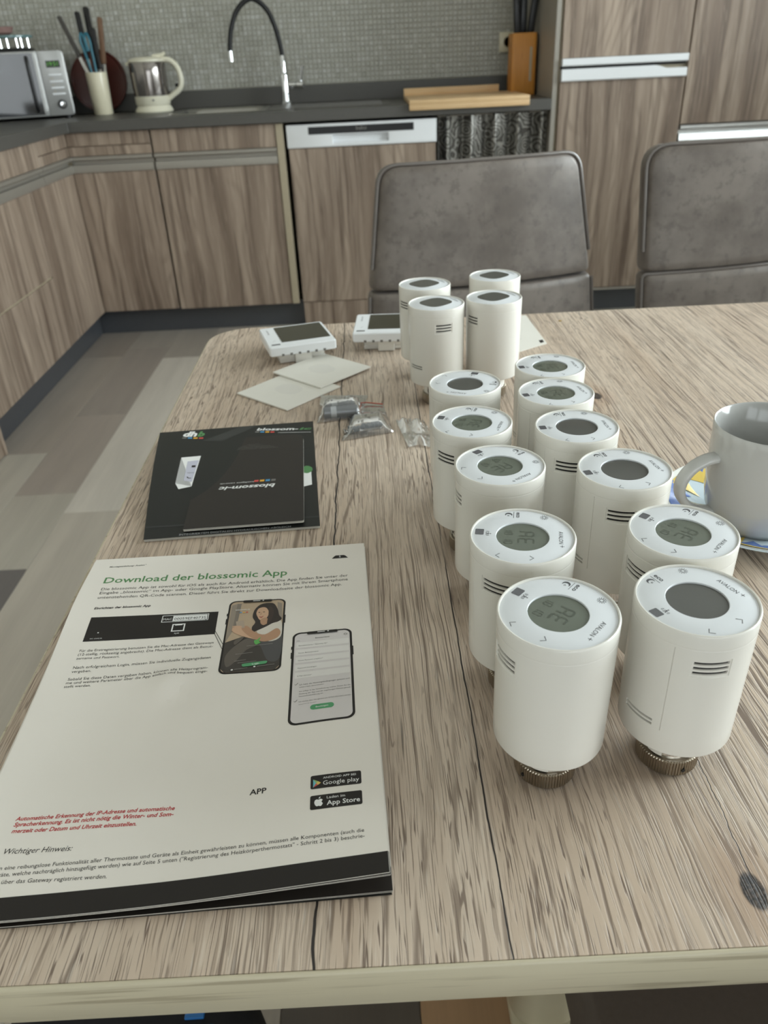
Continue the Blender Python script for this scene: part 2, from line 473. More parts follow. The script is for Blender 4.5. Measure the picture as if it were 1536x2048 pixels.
def mosaic():
    g = G('glass_mosaic'); geo = g.n('ShaderNodeNewGeometry')
    r = geo.outputs['Random Per Island']
    col = g.ramp(r, [(0.0, lin(178, 176, 166)), (0.4, lin(186, 185, 176)), (0.75, lin(191, 190, 182)), (0.95, lin(203, 202, 196))])
    n = g.noise(g.pos(), 90.0, 2.0)
    col = g.mix(g.m('MULTIPLY', n, 0.25), col, lin(140, 138, 126))
    g.set(color=col, rough=g.m('ADD', 0.25, g.m('MULTIPLY', r, 0.25)), spec=0.4)
    return g.mat
def pattern_cloth():
    g = G('swirl_cloth'); P = g.obj(); x, y, z = g.sep(P)
    v = g.comb(x, g.m('MULTIPLY', y, 0.25), z)
    vo = g.n('ShaderNodeTexVoronoi', ins={'Vector': v, 'Scale': 17.0}, feature='F1')
    d = vo.outputs['Distance']
    ring = g.m('SINE', g.m('MULTIPLY', g.m('ADD', d, g.m('MULTIPLY', g.noise(v, 22.0, 2.0), 0.35)), 34.0))
    pat = g.step(ring, -0.2, 0.35)
    n = g.noise(v, 160.0, 2.0)
    col = g.mix(pat, lin(92, 89, 84), lin(176, 174, 168))
    col = g.mix(g.m('MULTIPLY', n, 0.3), col, lin(110, 108, 104))
    g.set(color=col, rough=0.24, spec=0.8, metal=0.6)
    g.bump(pat, 0.15, 0.001)
    return g.mat
def clear_film(name, tint, frost=0.1, gloss=0.25):
    g = G(name)
    tr = g.n('ShaderNodeBsdfTransparent'); tr.inputs[0].default_value = tint
    gl = g.n('ShaderNodeBsdfGlossy'); gl.inputs['Roughness'].default_value = 0.12; gl.inputs['Color'].default_value = (1, 1, 1, 1)
    df = g.n('ShaderNodeBsdfDiffuse'); df.inputs['Color'].default_value = (0.85, 0.86, 0.87, 1)
    fr = g.n('ShaderNodeFresnel'); fr.inputs['IOR'].default_value = 1.45
    nz = g.noise(g.obj(), 120.0, 2.0)
    m1 = g.n('ShaderNodeMixShader'); m1.inputs[0].default_value = frost
    g.t.links.new(tr.outputs[0], m1.inputs[1]); g.t.links.new(df.outputs[0], m1.inputs[2])
    m2 = g.n('ShaderNodeMixShader')
    g.put(m2.inputs[0], g.m('ADD', g.m('MULTIPLY', fr.outputs[0], 0.8), g.m('MULTIPLY', g.step(nz, 0.6, 0.8), gloss)))
    g.t.links.new(m1.outputs[0], m2.inputs[1]); g.t.links.new(gl.outputs[0], m2.inputs[2])
    g.t.links.new(m2.outputs[0], g.out.inputs['Surface'])
    return g.mat

M_TABLE = table_wood()
M_BAND = band_wood('table_edge_laminate', 'x', lin(190, 180, 154), lin(206, 197, 172), lin(140, 128, 104), (60.0, 420.0))
M_CAB = cabinet_wood('truffle_oak', lin(128, 111, 97), lin(176, 158, 141), lin(98, 82, 70), lin(196, 180, 163))
M_CABE = plain('cabinet_edge_beige', lin(176, 164, 140), 0.45)
M_FLOOR = floor_wood()
M_LEATHER = leather()
M_PIPING = plain('piping_leather', lin(104, 97, 92), 0.25, spec=0.7)
M_MOSAIC = mosaic()
M_GROUT = plain('mosaic_grout', lin(184, 181, 168), 0.8, bump=0.1)
M_WALL = plain('wall_paint', lin(212, 208, 198), 0.85, var=0.02, bump=0.05)
M_CEIL = plain('ceiling_paint', lin(236, 234, 228), 0.9, var=0.02)
M_WORKTOP = plain('dark_grey_worktop', lin(84, 82, 78), 0.42, var=0.12, sc=160, bump=0.05)
M_PLINTH = plain('dark_plinth', lin(72, 74, 78), 0.3, var=0.08, spec=0.6)
M_ALU = plain('brushed_aluminium', lin(168, 163, 154), 0.42, 0.6, var=0.05, sc=90)
M_CHROME = plain('chrome', lin(235, 236, 238), 0.08, 1.0, var=0.01)
M_STEEL = plain('stainless_steel', lin(190, 188, 184), 0.25, 1.0, var=0.05)
M_BRASS = plain('nickel_brass', lin(168, 158, 142), 0.3, 1.0, var=0.06)
M_WHITE = plain('white_plastic', lin(228, 225, 217), 0.22, var=0.01, spec=0.5)
M_FACE = plain('white_faceplate', lin(228, 231, 234), 0.32, var=0.01, spec=0.45)
M_WHITE2 = plain('white_enamel', lin(238, 240, 242), 0.25, var=0.01)
M_CREAM = plain('cream_plastic', lin(232, 227, 206), 0.32, var=0.02)
M_CERAMIC = plain('cream_ceramic', lin(226, 218, 192), 0.3, var=0.03)
M_BLACK = plain('black_plastic', lin(22, 22, 24), 0.35, var=0.1)
M_RUBBER = plain('black_rubber', lin(16, 16, 18), 0.5, var=0.1)
M_DARKGAP = plain('dark_vent', lin(30, 27, 26), 0.7)
M_LCD = plain('lcd_green_grey', lin(104, 110, 98), 0.16, var=0.05, spec=0.5)
M_LCDOFF = plain('lcd_off_grey', lin(88, 88, 84), 0.16, var=0.05, spec=0.5)
M_LCDSEG = plain('lcd_segment', lin(84, 90, 78), 0.3)
M_MARK = plain('grey_print', lin(84, 84, 88), 0.5)
M_LMARK = plain('light_grey_print', lin(178, 180, 182), 0.5)
M_SENSOR = plain('sensor_window', lin(92, 92, 96), 0.12, var=0.2, sc=300, spec=0.7)
M_PAPER = plain('white_paper', lin(236, 230, 221), 0.33, var=0.015, sc=25, spec=0.5)
M_PAPEREDGE = plain('paper_edge', lin(226, 223, 214), 0.6)
M_CARD = plain('white_card', lin(232, 229, 220), 0.45, var=0.02, spec=0.35)
M_INK = plain('black_ink', lin(38, 34, 31), 0.5, var=0.03, spec=0.3)
M_INKGREY = plain('grey_ink', lin(120, 118, 114), 0.4, var=0.02)
M_INKLITE = plain('pale_grey_ink', lin(206, 203, 200), 0.4, var=0.02)
M_INKPALE = plain('lilac_grey_ink', lin(216, 210, 208), 0.4, var=0.02)
M_INKWHITE = plain('white_ink', lin(240, 240, 238), 0.4, var=0.01)
M_GREEN = plain('green_ink', lin(84, 138, 84), 0.4, var=0.02)
M_GREEN2 = plain('button_green_ink', lin(84, 158, 108), 0.4, var=0.02)
M_RED = plain('red_ink', lin(186, 48, 52), 0.4, var=0.02)
M_COVER = plain('black_cover', lin(32, 33, 31), 0.4, var=0.05, spec=0.4)
M_COVER2 = plain('brown_black_cover', lin(44, 39, 36), 0.4, var=0.04, spec=0.4)
M_SWBLUE = plain('blue_ink', lin(78, 150, 196), 0.4)
M_SWYEL = plain('yellow_ink', lin(226, 170, 60), 0.4)
M_SWRED = plain('coral_ink', lin(206, 78, 72), 0.4)
M_STONE = plain('grey_stoneware', lin(182, 182, 179), 0.12, var=0.015, spec=0.6)
M_SAUCER = plain('pale_blue_porcelain', lin(206, 220, 228), 0.14, var=0.02, spec=0.6)
M_SAUCERW = plain('white_porcelain', lin(238, 238, 232), 0.14, var=0.01, spec=0.6)
M_SBLUE = plain('blue_glaze', lin(92, 122, 190), 0.15, var=0.06)
M_SYEL = plain('yellow_glaze', lin(226, 196, 96), 0.15, var=0.08)
M_BOARD = band_wood('beech_board', 'x', lin(214, 178, 130), lin(226, 194, 150), lin(190, 150, 104), (40.0, 500.0))
M_BLOCK = band_wood('orange_bamboo', 'z', lin(196, 130, 50), lin(212, 148, 66), lin(170, 104, 34), (30.0, 300.0))
M_REDWOOD = plain('dark_red_lacquer', lin(78, 34, 26), 0.35, var=0.15, sc=12)
M_WOODH = plain('brown_wood_handle', lin(122, 92, 70), 0.5, var=0.15)
M_TEAL = plain('teal_plastic', lin(44, 110, 128), 0.35)
M_TEALGLASS = plain('teal_glass_edge', lin(110, 140, 142), 0.1, spec=0.7)
M_PINK = plain('dusty_pink', lin(150, 118, 112), 0.6)
M_GREYMET = plain('silver_front', lin(172, 172, 170), 0.34, 0.55, var=0.06)
M_GLASSDARK = plain('dark_door_glass', lin(34, 36, 42), 0.05, var=0.02, spec=0.9)
M_BATT = plain('battery_grey', lin(126, 128, 130), 0.35, 0.3)
M_PLUG = plain('grey_plug', lin(116, 122, 128), 0.45)
M_BLUE = plain('blue_tag', lin(40, 110, 176), 0.5)
M_FABRIC = plain('black_fabric', lin(20, 21, 26), 0.85, var=0.25, sc=300, bump=0.3)
M_CREAMLEG = plain('cream_lacquer', lin(206, 196, 168), 0.4, var=0.03)
M_SKIRT = plain('silver_grey_laminate', lin(158, 152, 142), 0.45, var=0.03)
M_FILM = clear_film('clear_film', (0.98, 0.98, 0.98, 1), 0.03, 0.10)
M_FILM2 = clear_film('crumpled_film', (0.99, 0.99, 0.99, 1), 0.01, 0.10)
M_REDLINE = plain('red_seal', lin(206, 96, 78), 0.4)
M_GREENLED = G('clock_green').set(color=lin(40, 70, 30), emit=lin(120, 220, 70), emits=0.5).mat
M_WINGLASS = clear_film('window_glass', (0.97, 0.99, 0.98, 1), 0.0, 0.0)
M_FRAME = plain('white_window_frame', lin(238, 238, 236), 0.35, var=0.01)
# ---------------------------------------------------------------- the room
CT = 0.9016            # worktop height
# floor: laminate planks running towards the kitchen wall
floor = finish(B().box(-0.65, 3.6, -6.1, 0.7, -0.06, -0.012), 'floor', M_GROUT, smooth=0)
struct(floor)
PW = 0.185
pm = {}
def plank(x0, y0, y1, tone):
    L = round(y1 - y0, 3)
    if L not in pm:
        b = B().box(0.0004, PW - 0.0004, 0.0005, L - 0.0005, 0.0, 0.012)
        o = finish(b, 'plank', M_FLOOR, floor, bevel=0.0008, seg=1, smooth=0, local=True)
        pm[L] = o.data
    else:
        o = bpy.data.objects.new('plank', pm[L]); COL.objects.link(o); o.parent = floor
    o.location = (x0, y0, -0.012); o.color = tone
TONES = [lin(172, 164, 152), lin(160, 152, 142), lin(186, 180, 168), lin(158, 149, 139), lin(178, 168, 156)]
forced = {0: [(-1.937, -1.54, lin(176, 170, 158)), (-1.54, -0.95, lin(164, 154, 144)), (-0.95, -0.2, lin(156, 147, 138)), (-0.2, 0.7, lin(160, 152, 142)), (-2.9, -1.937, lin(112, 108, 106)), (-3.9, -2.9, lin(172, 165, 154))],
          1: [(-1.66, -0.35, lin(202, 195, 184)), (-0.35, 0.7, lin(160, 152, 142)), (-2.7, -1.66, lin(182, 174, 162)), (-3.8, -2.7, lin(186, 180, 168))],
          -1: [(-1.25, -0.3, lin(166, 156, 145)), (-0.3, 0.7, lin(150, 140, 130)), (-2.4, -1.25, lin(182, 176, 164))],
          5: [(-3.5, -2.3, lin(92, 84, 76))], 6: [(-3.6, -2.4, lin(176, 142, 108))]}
for k in range(-5, 18):
    x0 = 0.135 + k * PW
    ends = []
    fz = sorted(forced.get(k, []))
    y = -6.05 + (k * 0.37 % 1.2) - 1.2
    lo = fz[0][0] if fz else 0.7; hi = fz[-1][1] if fz else 0.7
    segs = list(fz)
    while y < 0.68:
        y2 = min(y + 1.2, 0.68)
        a, c = max(y, -6.05), y2
        if fz:
            if a < lo: segs.append((a, min(c, lo), random.choice(TONES)))
            if c > hi: segs.append((max(a, hi), c, random.choice(TONES)))
        else: segs.append((a, c, random.choice(TONES)))
        y += 1.2
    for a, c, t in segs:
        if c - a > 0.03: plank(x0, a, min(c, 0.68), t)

struct(finish(B().box(-0.65, 3.6, -6.1, 0.7, 2.5, 2.56), 'ceiling', M_CEIL, smooth=0))
wl = struct(finish(B().box(-0.67, -0.61, -6.1, 0.7, 0, 2.5), 'wall_left', M_WALL, smooth=0))
wb = struct(finish(B().box(-0.67, 3.6, 0.612, 0.70, 0, 2.5), 'wall_back', M_GROUT, smooth=0))
# right wall with a wide window opening, wall behind the camera with a terrace door opening
def yz(cells, x0, x1, name):
    b = B().slab(cells, x0, x1)
    b.v = [(z, x, y) for x, y, z in b.v]       # (y, z, x) -> world
    return finish(b, name, M_WALL, smooth=0)
ys = [(-6.1, -3.65), (-3.65, -0.45), (-0.45, 0.7)]; zs = [(0, 0.9), (0.9, 2.2), (2.2, 2.5)]
struct(yz([(a, b_, c, d) for i, (a, b_) in enumerate(ys) for j, (c, d) in enumerate(zs) if (i, j) != (1, 1)], 3.5, 3.56, 'wall_right'))
xs = [(-0.65, 0.5), (0.5, 3.3), (3.3, 3.6)]; zs2 = [(0, 0.1), (0.1, 2.25), (2.25, 2.5)]
b = B().slab([(a, b_, c, d) for i, (a, b_) in enumerate(xs) for j, (c, d) in enumerate(zs2) if (i, j) != (1, 1)], 0, 0.06)
b.v = [(x, -6.06 + z, y) for x, y, z in b.v]
struct(finish(b, 'wall_front', M_WALL, smooth=0))
def pane_frame(name, y0, y1, z0, z1, x):
    r = sname(name)
    fb = B().slab([c for c in [(y0, y0 + .06, z0, z0 + .06), (y0 + .06, y1 - .06, z0, z0 + .06), (y1 - .06, y1, z0, z0 + .06), (y0, y0 + .06, z0 + .06, z1 - .06), (y1 - .06, y1, z0 + .06, z1 - .06), (y0, y0 + .06, z1 - .06, z1), (y0 + .06, y1 - .06, z1 - .06, z1), (y1 - .06, y1, z1 - .06, z1)]], 0, 0.05)
    gb = B().box(y0 + .055, y1 - .055, z0 + .055, z1 - .055, 0.022, 0.028)
    f = lambda v: (x + v[2], v[0], v[1])
    fb.v = [f(v) for v in fb.v]; gb.v = [f(v) for v in gb.v]
    finish(fb, 'window_frame', M_FRAME, r, smooth=0); finish(gb, 'window_pane', M_WINGLASS, r, smooth=0)
pane_frame('window_1', -3.65, -2.05, 0.9, 2.2, 3.5); pane_frame('window_2', -2.05, -0.45, 0.9, 2.2, 3.5)
def door_frame(name, x0, x1):
    r = sname(name); z0, z1 = 0.1, 2.25
    fb = B().slab([(x0, x0 + .08, z0, z0 + .08), (x0 + .08, x1 - .08, z0, z0 + .08), (x1 - .08, x1, z0, z0 + .08), (x0, x0 + .08, z0 + .08, z1 - .08), (x1 - .08, x1, z0 + .08, z1 - .08), (x0, x0 + .08, z1 - .08, z1), (x0 + .08, x1 - .08, z1 - .08, z1), (x1 - .08, x1, z1 - .08, z1)], 0, 0.06)
    gb = B().box(x0 + .075, x1 - .075, z0 + .075, z1 - .075, 0.027, 0.033)
    f = lambda v: (v[0], -6.06 + v[2], v[1])
    fb.v = [f(v) for v in fb.v]; gb.v = [f(v) for v in gb.v]
    finish(fb, 'window_frame', M_FRAME, r, smooth=0); finish(gb, 'window_pane', M_WINGLASS, r, smooth=0)
door_frame('door_1', 0.5, 1.9); door_frame('door_2', 1.9, 3.3)

# glass mosaic on the kitchen wall (small tiles, one joined piece)
b = B(); p = 0.0205
for i in range(int(2.64 / p)):
    for j in range(31):
        x = -0.605 + i * p; z = 0.978 + j * p
        d = 0.004 + random.uniform(-0.0006, 0.0006); g_ = 0.0011
        y = 0.612 - d; o = len(b.v); t1, t2 = random.uniform(-.0004, .0004), random.uniform(-.0004, .0004)
        X0, X1, Z0, Z1 = x + g_, x + p - g_, z + g_, z + p - g_
        b.v += [(X0, 0.612, Z0), (X1, 0.612, Z0), (X1, 0.612, Z1), (X0, 0.612, Z1)]
        e = 0.0012
        b.v += [(X0 + e, y + t1, Z0 + e), (X1 - e, y - t1, Z0 + e), (X1 - e, y + t2, Z1 - e), (X0 + e, y - t2, Z1 - e)]
        b.f += [(o + 4, o + 5, o + 6, o + 7)] + [(o + k, o + (k + 1) % 4, o + 4 + (k + 1) % 4, o + 4 + k) for k in range(4)]
mo = finish(b, 'mosaic_tiles', M_MOSAIC, wb, smooth=0); mo['kind'] = 'stuff'

# plinths under the units
struct(finish(B().box(-0.05, 2.0, 0.05, 0.07, 0, 0.115), 'trim_1', M_PLINTH, smooth=0))
struct(finish(B().box(-0.07, -0.05, -1.245, 0.07, 0, 0.115), 'trim_2', M_PLINTH, smooth=0))
struct(finish(B().box(2.03, 3.2, 0.05, 0.07, 0, 0.108), 'trim_3', M_PLINTH, smooth=0))
# ---------------------------------------------------------------- kitchen units
def front(x0, x1, z0, z1, name, root, mat=None):
    return finish(B().box(x0, x1, 0.0, 0.019, z0, z1), name, mat or M_CAB, root, bevel=0.0012, seg=1, smooth=0)
def front_l(y0, y1, z0, z1, name, root, mat=None):
    return finish(B().box(-0.019, 0.0, y0, y1, z0, z1), name, mat or M_CAB, root, bevel=0.0012, seg=1, smooth=0)
GRIP = [(0.014, 0.706), (-0.003, 0.706), (-0.004, 0.712), (-0.001, 0.736), (0.013, 0.738), (0.013, 0.750), (-0.002, 0.752), (-0.006, 0.756), (-0.006, 0.766), (0.0, 0.769), (0.014, 0.769)]
def grip_x(x0, x1, root):
    b = B().prism(GRIP, x0, x1); b.v = [(z, y, x) for y, x, z in b.v]
    return finish(b, 'handle', M_ALU, root, smooth=20)
def grip_y(y0, y1, root):
    b = B().prism(GRIP, y0, y1); b.v = [(-d, z2, z) for d, z, z2 in b.v]
    return finish(b, 'handle', M_ALU, root, smooth=20)

# corner unit
t = thing('corner_cabinet', 'wood-effect corner cabinet below the kettle, with an angled metal grip rail', 'cabinet', (0, 0, 0), 0, 'kitchen base units')
finish(B().slab([(-0.55, -0.019, 0.019, 0.55), (-0.55, -0.019, -0.344, 0.019), (-0.019, 0.344, 0.019, 0.55)], 0.115, 0.858), 'carcass', M_CABE, t, smooth=0)
front(0.001, 0.3435, 0.808, 0.858, 'top_panel', t); front_l(-0.344, -0.001, 0.808, 0.858, 'top_panel', t)
front(0.001, 0.3435, 0.770, 0.8055, 'drawer_front', t); front_l(-0.344, -0.001, 0.770, 0.8055, 'drawer_front', t)
front(0.001, 0.3435, 0.115, 0.705, 'door', t); front_l(-0.344, -0.001, 0.115, 0.705, 'door', t)
grip_x(0.001, 0.344, t); grip_y(-0.344, -0.001, t)
# sink unit
t = thing('sink_cabinet', 'wood-effect cabinet under the sink with a wide door and metal grip rail', 'cabinet', (0.6, 0.3, 0), 0, 'kitchen base units')
finish(B().box(0.351, 0.868, 0.02, 0.56, 0.115, 0.74), 'carcass', M_CABE, t, smooth=0)
front(0.352, 0.866, 0.770, 0.858, 'top_panel', t); front(0.352, 0.866, 0.112, 0.705, 'door', t); grip_x(0.352, 0.866, t)
finish(B().box(0.869, 0.899, -0.004, 0.56, 0.112, 0.858), 'side_panel', M_CABE, t, bevel=0.001, seg=1, smooth=0)['label'] = 'beige cabinet edge strip'
# dishwasher
t = thing('dishwasher', 'built-in dishwasher with white control panel and wood-effect front', 'dishwasher', (1.23, 0.3, 0))
X0, X1 = 0.913, 1.538
finish(B().box(X0 + 0.006, X1 - 0.006, 0.03, 0.56, 0.02, 0.845), 'body', M_PLINTH, t, smooth=0)
hx0, hx1, hz0, hz1 = 1.104, 1.337, 0.7735, 0.8065
b = B().slab([(a, b_, c, d) for i, (a, b_) in enumerate(((X0, hx0), (hx0, hx1), (hx1, X1))) for j, (c, d) in enumerate(((0.761, hz0), (hz0, hz1), (hz1, 0.849))) if (i, j) != (1, 1)], 0, 0.03)
b.v = [(x, 0.029 - z - 0.004, y) for x, y, z in b.v]
finish(b, 'control_panel', M_WHITE2, t, bevel=0.002, seg=2, smooth=30)['label'] = 'white control panel'
b = B().box(hx0, hx1, 0.020, 0.026, hz0, hz1)
b.grid(lambda u, v: (hx0 + (hx1 - hx0) * u, -0.004 + 0.026 * v, hz0 + 0.012 * v * v), 1, 6)
finish(b, 'handle_recess', M_WHITE2, t, smooth=30)
finish(B().box(1.004, 1.443, -0.0062, 0.0, 0.810, 0.8385), 'display_strip', M_BLACK, t, bevel=0.001, seg=1, smooth=0)['label'] = 'glossy black strip'
pr = Print(lambda a, c: (a, -0.0067, c)); pr.text('beko', (1.203, 0.8205), (1.247, 0.8205), up=1, bold=0.01); ink(pr, 'printed_logo', M_INKGREY, t)
pr = Print(lambda a, c: (a, -0.0047, c))
for cx in (0.955, 0.966, 0.977, 1.472, 1.485, 1.498, 1.511):
    for cz in (0.817, 0.830): pr.line(rrect(cx - .004, cx + .004, cz - .0045, cz + .0045, .001, 2) + [(cx - .004, cz - .0035)], 0.0008)
ink(pr, 'printed_symbols', M_INKGREY, t)
front(X0 + 0.004, X1 - 0.004, 0.115, 0.7585, 'door_panel', t); finish(B().box(X0 + 0.006, X1 - 0.006, 0.004, 0.02, 0.004, 0.112), 'kick_panel', M_CAB, t, smooth=0)
# niche with a gathered curtain
def curt(u, v):
    x = 1.548 + 0.462 * u; z = 0.852 - 0.80 * v
    a = 0.016 + 0.018 * v
    y = 0.055 + a * math.sin(2 * PI * 4.6 * u + 1.2 + 0.9 * math.sin(3 * v)) + 0.5 * a * math.sin(2 * PI * 9.3 * u + 2.0 * v) + 0.004 * math.sin(9 * v + 7 * u)
    return (x, y, z)
cu = finish(B().grid(curt, 150, 30), 'curtain', pattern_cloth(), smooth=80)
tag(cu, 'shiny grey curtain with a swirl pattern hanging in the gap beside the dishwasher', 'curtain')
tag(finish(B().tube([(1.545, 0.05, 0.853), (2.012, 0.05, 0.853)], 0.0035, 8), 'curtain_rod', M_STEEL), 'thin metal rod carrying the swirl-patterned curtain', 'rod')
# tall fridge cabinet
t = thing('fridge_cabinet', 'tall wood-effect fridge cabinet with two white grip handles, right of the worktop', 'cabinet', (2.3, 0.3, 0), 0, 'tall units')
FX0, FX1 = 2.044, 2.556
finish(B().box(2.014, 2.032, 0.002, 0.608, 0.004, 2.2), 'side_panel', M_SKIRT, t, bevel=0.001, seg=1, smooth=0)['label'] = 'plain grey-beige side panel'
finish(B().box(2.032, FX1 + 0.006, 0.022, 0.60, 0.11, 2.2), 'carcass', M_CABE, t, smooth=0)
front(FX0, FX1, 1.04, 2.2, 'upper_door', t); front(FX0, FX1, 0.116, 0.957, 'lower_door', t)
def white_grip(z0, z1, dip, nm):
    def prof(x):
        k = max(0.0, min(1.0, (x - (FX1 - 0.13)) / 0.05)); k = k * k * (3 - 2 * k)
        return z1 - dip * k
    b = B(); n = 24
    for i in range(n + 1):
        x = FX0 + 0.002 + (FX1 - FX0 - 0.004) * i / n; o = len(b.v)
        b.v += [(x, 0.019, z0), (x, -0.012, z0), (x, -0.016, z0 + 0.004), (x, -0.014, prof(x)), (x, 0.019, prof(x))]
        if i: b.f += [tuple(o - 5 + q for q in (k, (k + 1) % 5)) + tuple(o + q for q in ((k + 1) % 5, k)) for k in range(5)]
    b.f += [(0, 1, 2, 3, 4), tuple(len(b.v) - 5 + q for q in (4, 3, 2, 1, 0))]
    finish(b, nm, M_WHITE2, t, smooth=25)['label'] = 'white grip handle'
white_grip(1.012, 1.039, 0.0, 'upper_handle'); white_grip(0.958, 1.002, 0.012, 'lower_handle')
finish(B().box(FX0, FX1, 0.012, 0.02, 1.002, 1.012), 'gap_strip', M_DARKGAP, t, smooth=0)
finish(B().box(FX0, FX1 + 0.004, -0.004, 0.016, 0.105, 0.1145), 'bottom_rail', M_ALU, t, smooth=0)
# tall unit on the right with drawers
t = thing('pantry_cabinet', 'tall wood-effect cabinet at the right edge of the photo with a silver grip rail', 'cabinet', (2.87, 0.3, 0), 0, 'tall units')
PX0, PX1 = 2.562, 3.162
finish(B().box(PX0 + 0.004, PX1, 0.022, 0.60, 0.11, 2.2), 'carcass', M_CABE, t, smooth=0)
front(PX0, PX1, 0.781, 2.2, 'upper_door', t); front(PX0, PX1, 0.42, 0.713, 'drawer_front', t); front(PX0, PX1, 0.116, 0.417, 'drawer_front', t)
b = B().prism([(d, z + 0.009 if z > 0.74 else z + 0.008) for d, z in GRIP], PX0, PX1); b.v = [(z, y * 1.6, x) for y, x, z in b.v]
finish(b, 'handle', plain('silver_rail', lin(222, 222, 220), .3, .7), t, smooth=20)['label'] = 'polished silver grip rail'
# left run: drawer unit and the unit past it
t = thing('drawer_cabinet', 'wood-effect drawer cabinet on the left side under the hob', 'cabinet', (-0.3, -0.85, 0), 0, 'kitchen base units')
finish(B().box(-0.55, -0.02, -1.24, -0.346, 0.115, 0.74), 'carcass', M_CABE, t, smooth=0)
front_l(-1.24, -0.3465, 0.770, 0.858, 'top_panel', t); grip_y(-1.24, -0.3465, t)
front_l(-0.495, -0.3465, 0.115, 0.705, 'filler_panel', t)
front_l(-1.24, -0.4975, 0.3985, 0.705, 'drawer_front', t); front_l(-1.24, -0.4975, 0.115, 0.392, 'drawer_front', t)
finish(B().box(-0.013, -0.004, -1.24, -0.4975, 0.3925, 0.398), 'edge_strip', M_CABE, t, smooth=0)
t = thing('oven_cabinet', 'wood-effect cabinet nearest the camera on the left, its end panel reaching the floor', 'cabinet', (-0.3, -1.6, 0), 0, 'kitchen base units')
finish(B().box(-0.60, 0.004, -1.262, -1.244, 0.002, 0.858), 'side_panel', M_CAB, t, bevel=0.001, seg=1, smooth=0)
finish(B().box(-0.55, -0.02, -1.86, -1.264, 0.03, 0.84), 'carcass', M_CABE, t, smooth=0)
front_l(-1.86, -1.2635, 0.770, 0.858, 'top_panel', t); front_l(-1.86, -1.2635, 0.004, 0.705, 'door', t); grip_y(-1.86, -1.2635, t)

# worktop, one L with a sink cut-out, and its upstand
SX0, SX1, SY0, SY1 = 0.43, 0.80, 0.10, 0.47
xs = [-0.606, 0.024, SX0, SX1, 2.010]; ysw = [-1.86, -0.022, SY0, SY1, 0.606]
cells = []
for i in range(4):
    for j in range(4):
        if (i == 2 and j == 2) or (j == 0 and i > 0): continue
        cells.append((xs[i], xs[i + 1], ysw[j], ysw[j + 1]))
t = thing('worktop', 'dark grey L-shaped worktop running along the kitchen wall', 'worktop', (0.7, 0.3, 0.86))
finish(B().slab(cells, CT - 0.041, CT), 'top', M_WORKTOP, t, bevel=0.0015, seg=1, smooth=30)
finish(B().box(-0.59, 2.010, 0.588, 0.606, CT + 0.0005, CT + 0.074), 'upstand', M_WORKTOP, t, bevel=0.0015, seg=1, smooth=0)
finish(B().box(-0.606, -0.59, -1.86, 0.606, CT + 0.0005, CT + 0.074), 'upstand', M_WORKTOP, t, bevel=0.0015, seg=1, smooth=0)

# sink
t = thing('sink', 'stainless steel sink set into the dark worktop beside the kettle', 'sink', (0.6, 0.28, CT))
def ringloft(loops, close_bottom=True):
    b = B(); n = len(loops[0][0]); ids = []
    for poly, z in loops:
        ids.append(list(range(len(b.v), len(b.v) + n))); b.v += [(x, y, z) for x, y in poly]
    for a, c in zip(ids, ids[1:]):
        for k in range(n): b.f.append((a[k], a[(k + 1) % n], c[(k + 1) % n], c[k]))
    if close_bottom: b.f.append(tuple(ids[-1]))
    return b
e = 0.0
finish(ringloft([(rrect(SX0 - .022, SX1 + .022, SY0 - .022, SY1 + .022, .05), CT + .0006), (rrect(SX0 - .018, SX1 + .018, SY0 - .018, SY1 + .018, .05), CT + .0035), (rrect(SX0 + .003, SX1 - .003, SY0 + .003, SY1 - .003, .07), CT + .0025), (rrect(SX0 + .012, SX1 - .012, SY0 + .012, SY1 - .012, .08), CT - .012), (rrect(SX0 + .02, SX1 - .02, SY0 + .02, SY1 - .02, .08), CT - .13), (rrect(SX0 + .06, SX1 - .06, SY0 + .06, SY1 - .06, .07), CT - .15)]), 'basin', M_STEEL, t, smooth=50)
finish(B().lathe([(0.0, CT - .1465), (.034, CT - .1465), (.038, CT - .1495)], 32, (0.615, 0.285)), 'drain', M_CHROME, t)
b = ringloft([(rrect(SX1 + .028, 1.36, SY0 - .01, SY1 + .012, .03), CT + .0006), (rrect(SX1 + .032, 1.356, SY0 - .006, SY1 + .008, .03), CT + .004), (rrect(SX1 + .05, 1.34, SY0 + .01, SY1 - .04, .03), CT + .0025)])
for k in range(9):
    y = SY0 + 0.04 + k * 0.033; b.box(0.93, 1.32, y, y + 0.008, CT + .0026, CT + .0046)
finish(b, 'drainer', plain('brushed_steel_drainer', lin(120, 118, 114), .45, .8), t, smooth=30)

# tap
t = thing('kitchen_tap', 'chrome kitchen tap with a tall arched black hose, rising behind the sink', 'tap', (0.885, 0.49, CT + .0045))
zt = CT + .0045
finish(B().lathe([(0, zt), (.026, zt), (.026, zt + .006), (.0195, zt + .010), (.0185, zt + .045), (.0185, zt + .115), (.0165, zt + .122), (.0125, zt + .126), (.0125, zt + .192), (.0105, zt + .195), (0, zt + .195)], 32, (0.885, 0.49)), 'column', M_CHROME, t)
arc = smoothpoly([(0.885, 0.49, 1.09), (0.880, 0.487, 1.14), (0.868, 0.482, 1.20), (0.845, 0.475, 1.262), (0.812, 0.467, 1.300), (0.775, 0.46, 1.317), (0.735, 0.452, 1.300), (0.700, 0.446, 1.262), (0.675, 0.441, 1.205), (0.663, 0.438, 1.15), (0.660, 0.437, 1.124)], 5, False)
finish(B().tube(arc, 0.0105, 14), 'hose', M_RUBBER, t, smooth=60)['label'] = 'black rubber hose'
finish(B().tube([(0.660, 0.437, 1.126), (0.660, 0.437, 1.085)], 0.0115, 18), 'spray_head', M_CHROME, t)
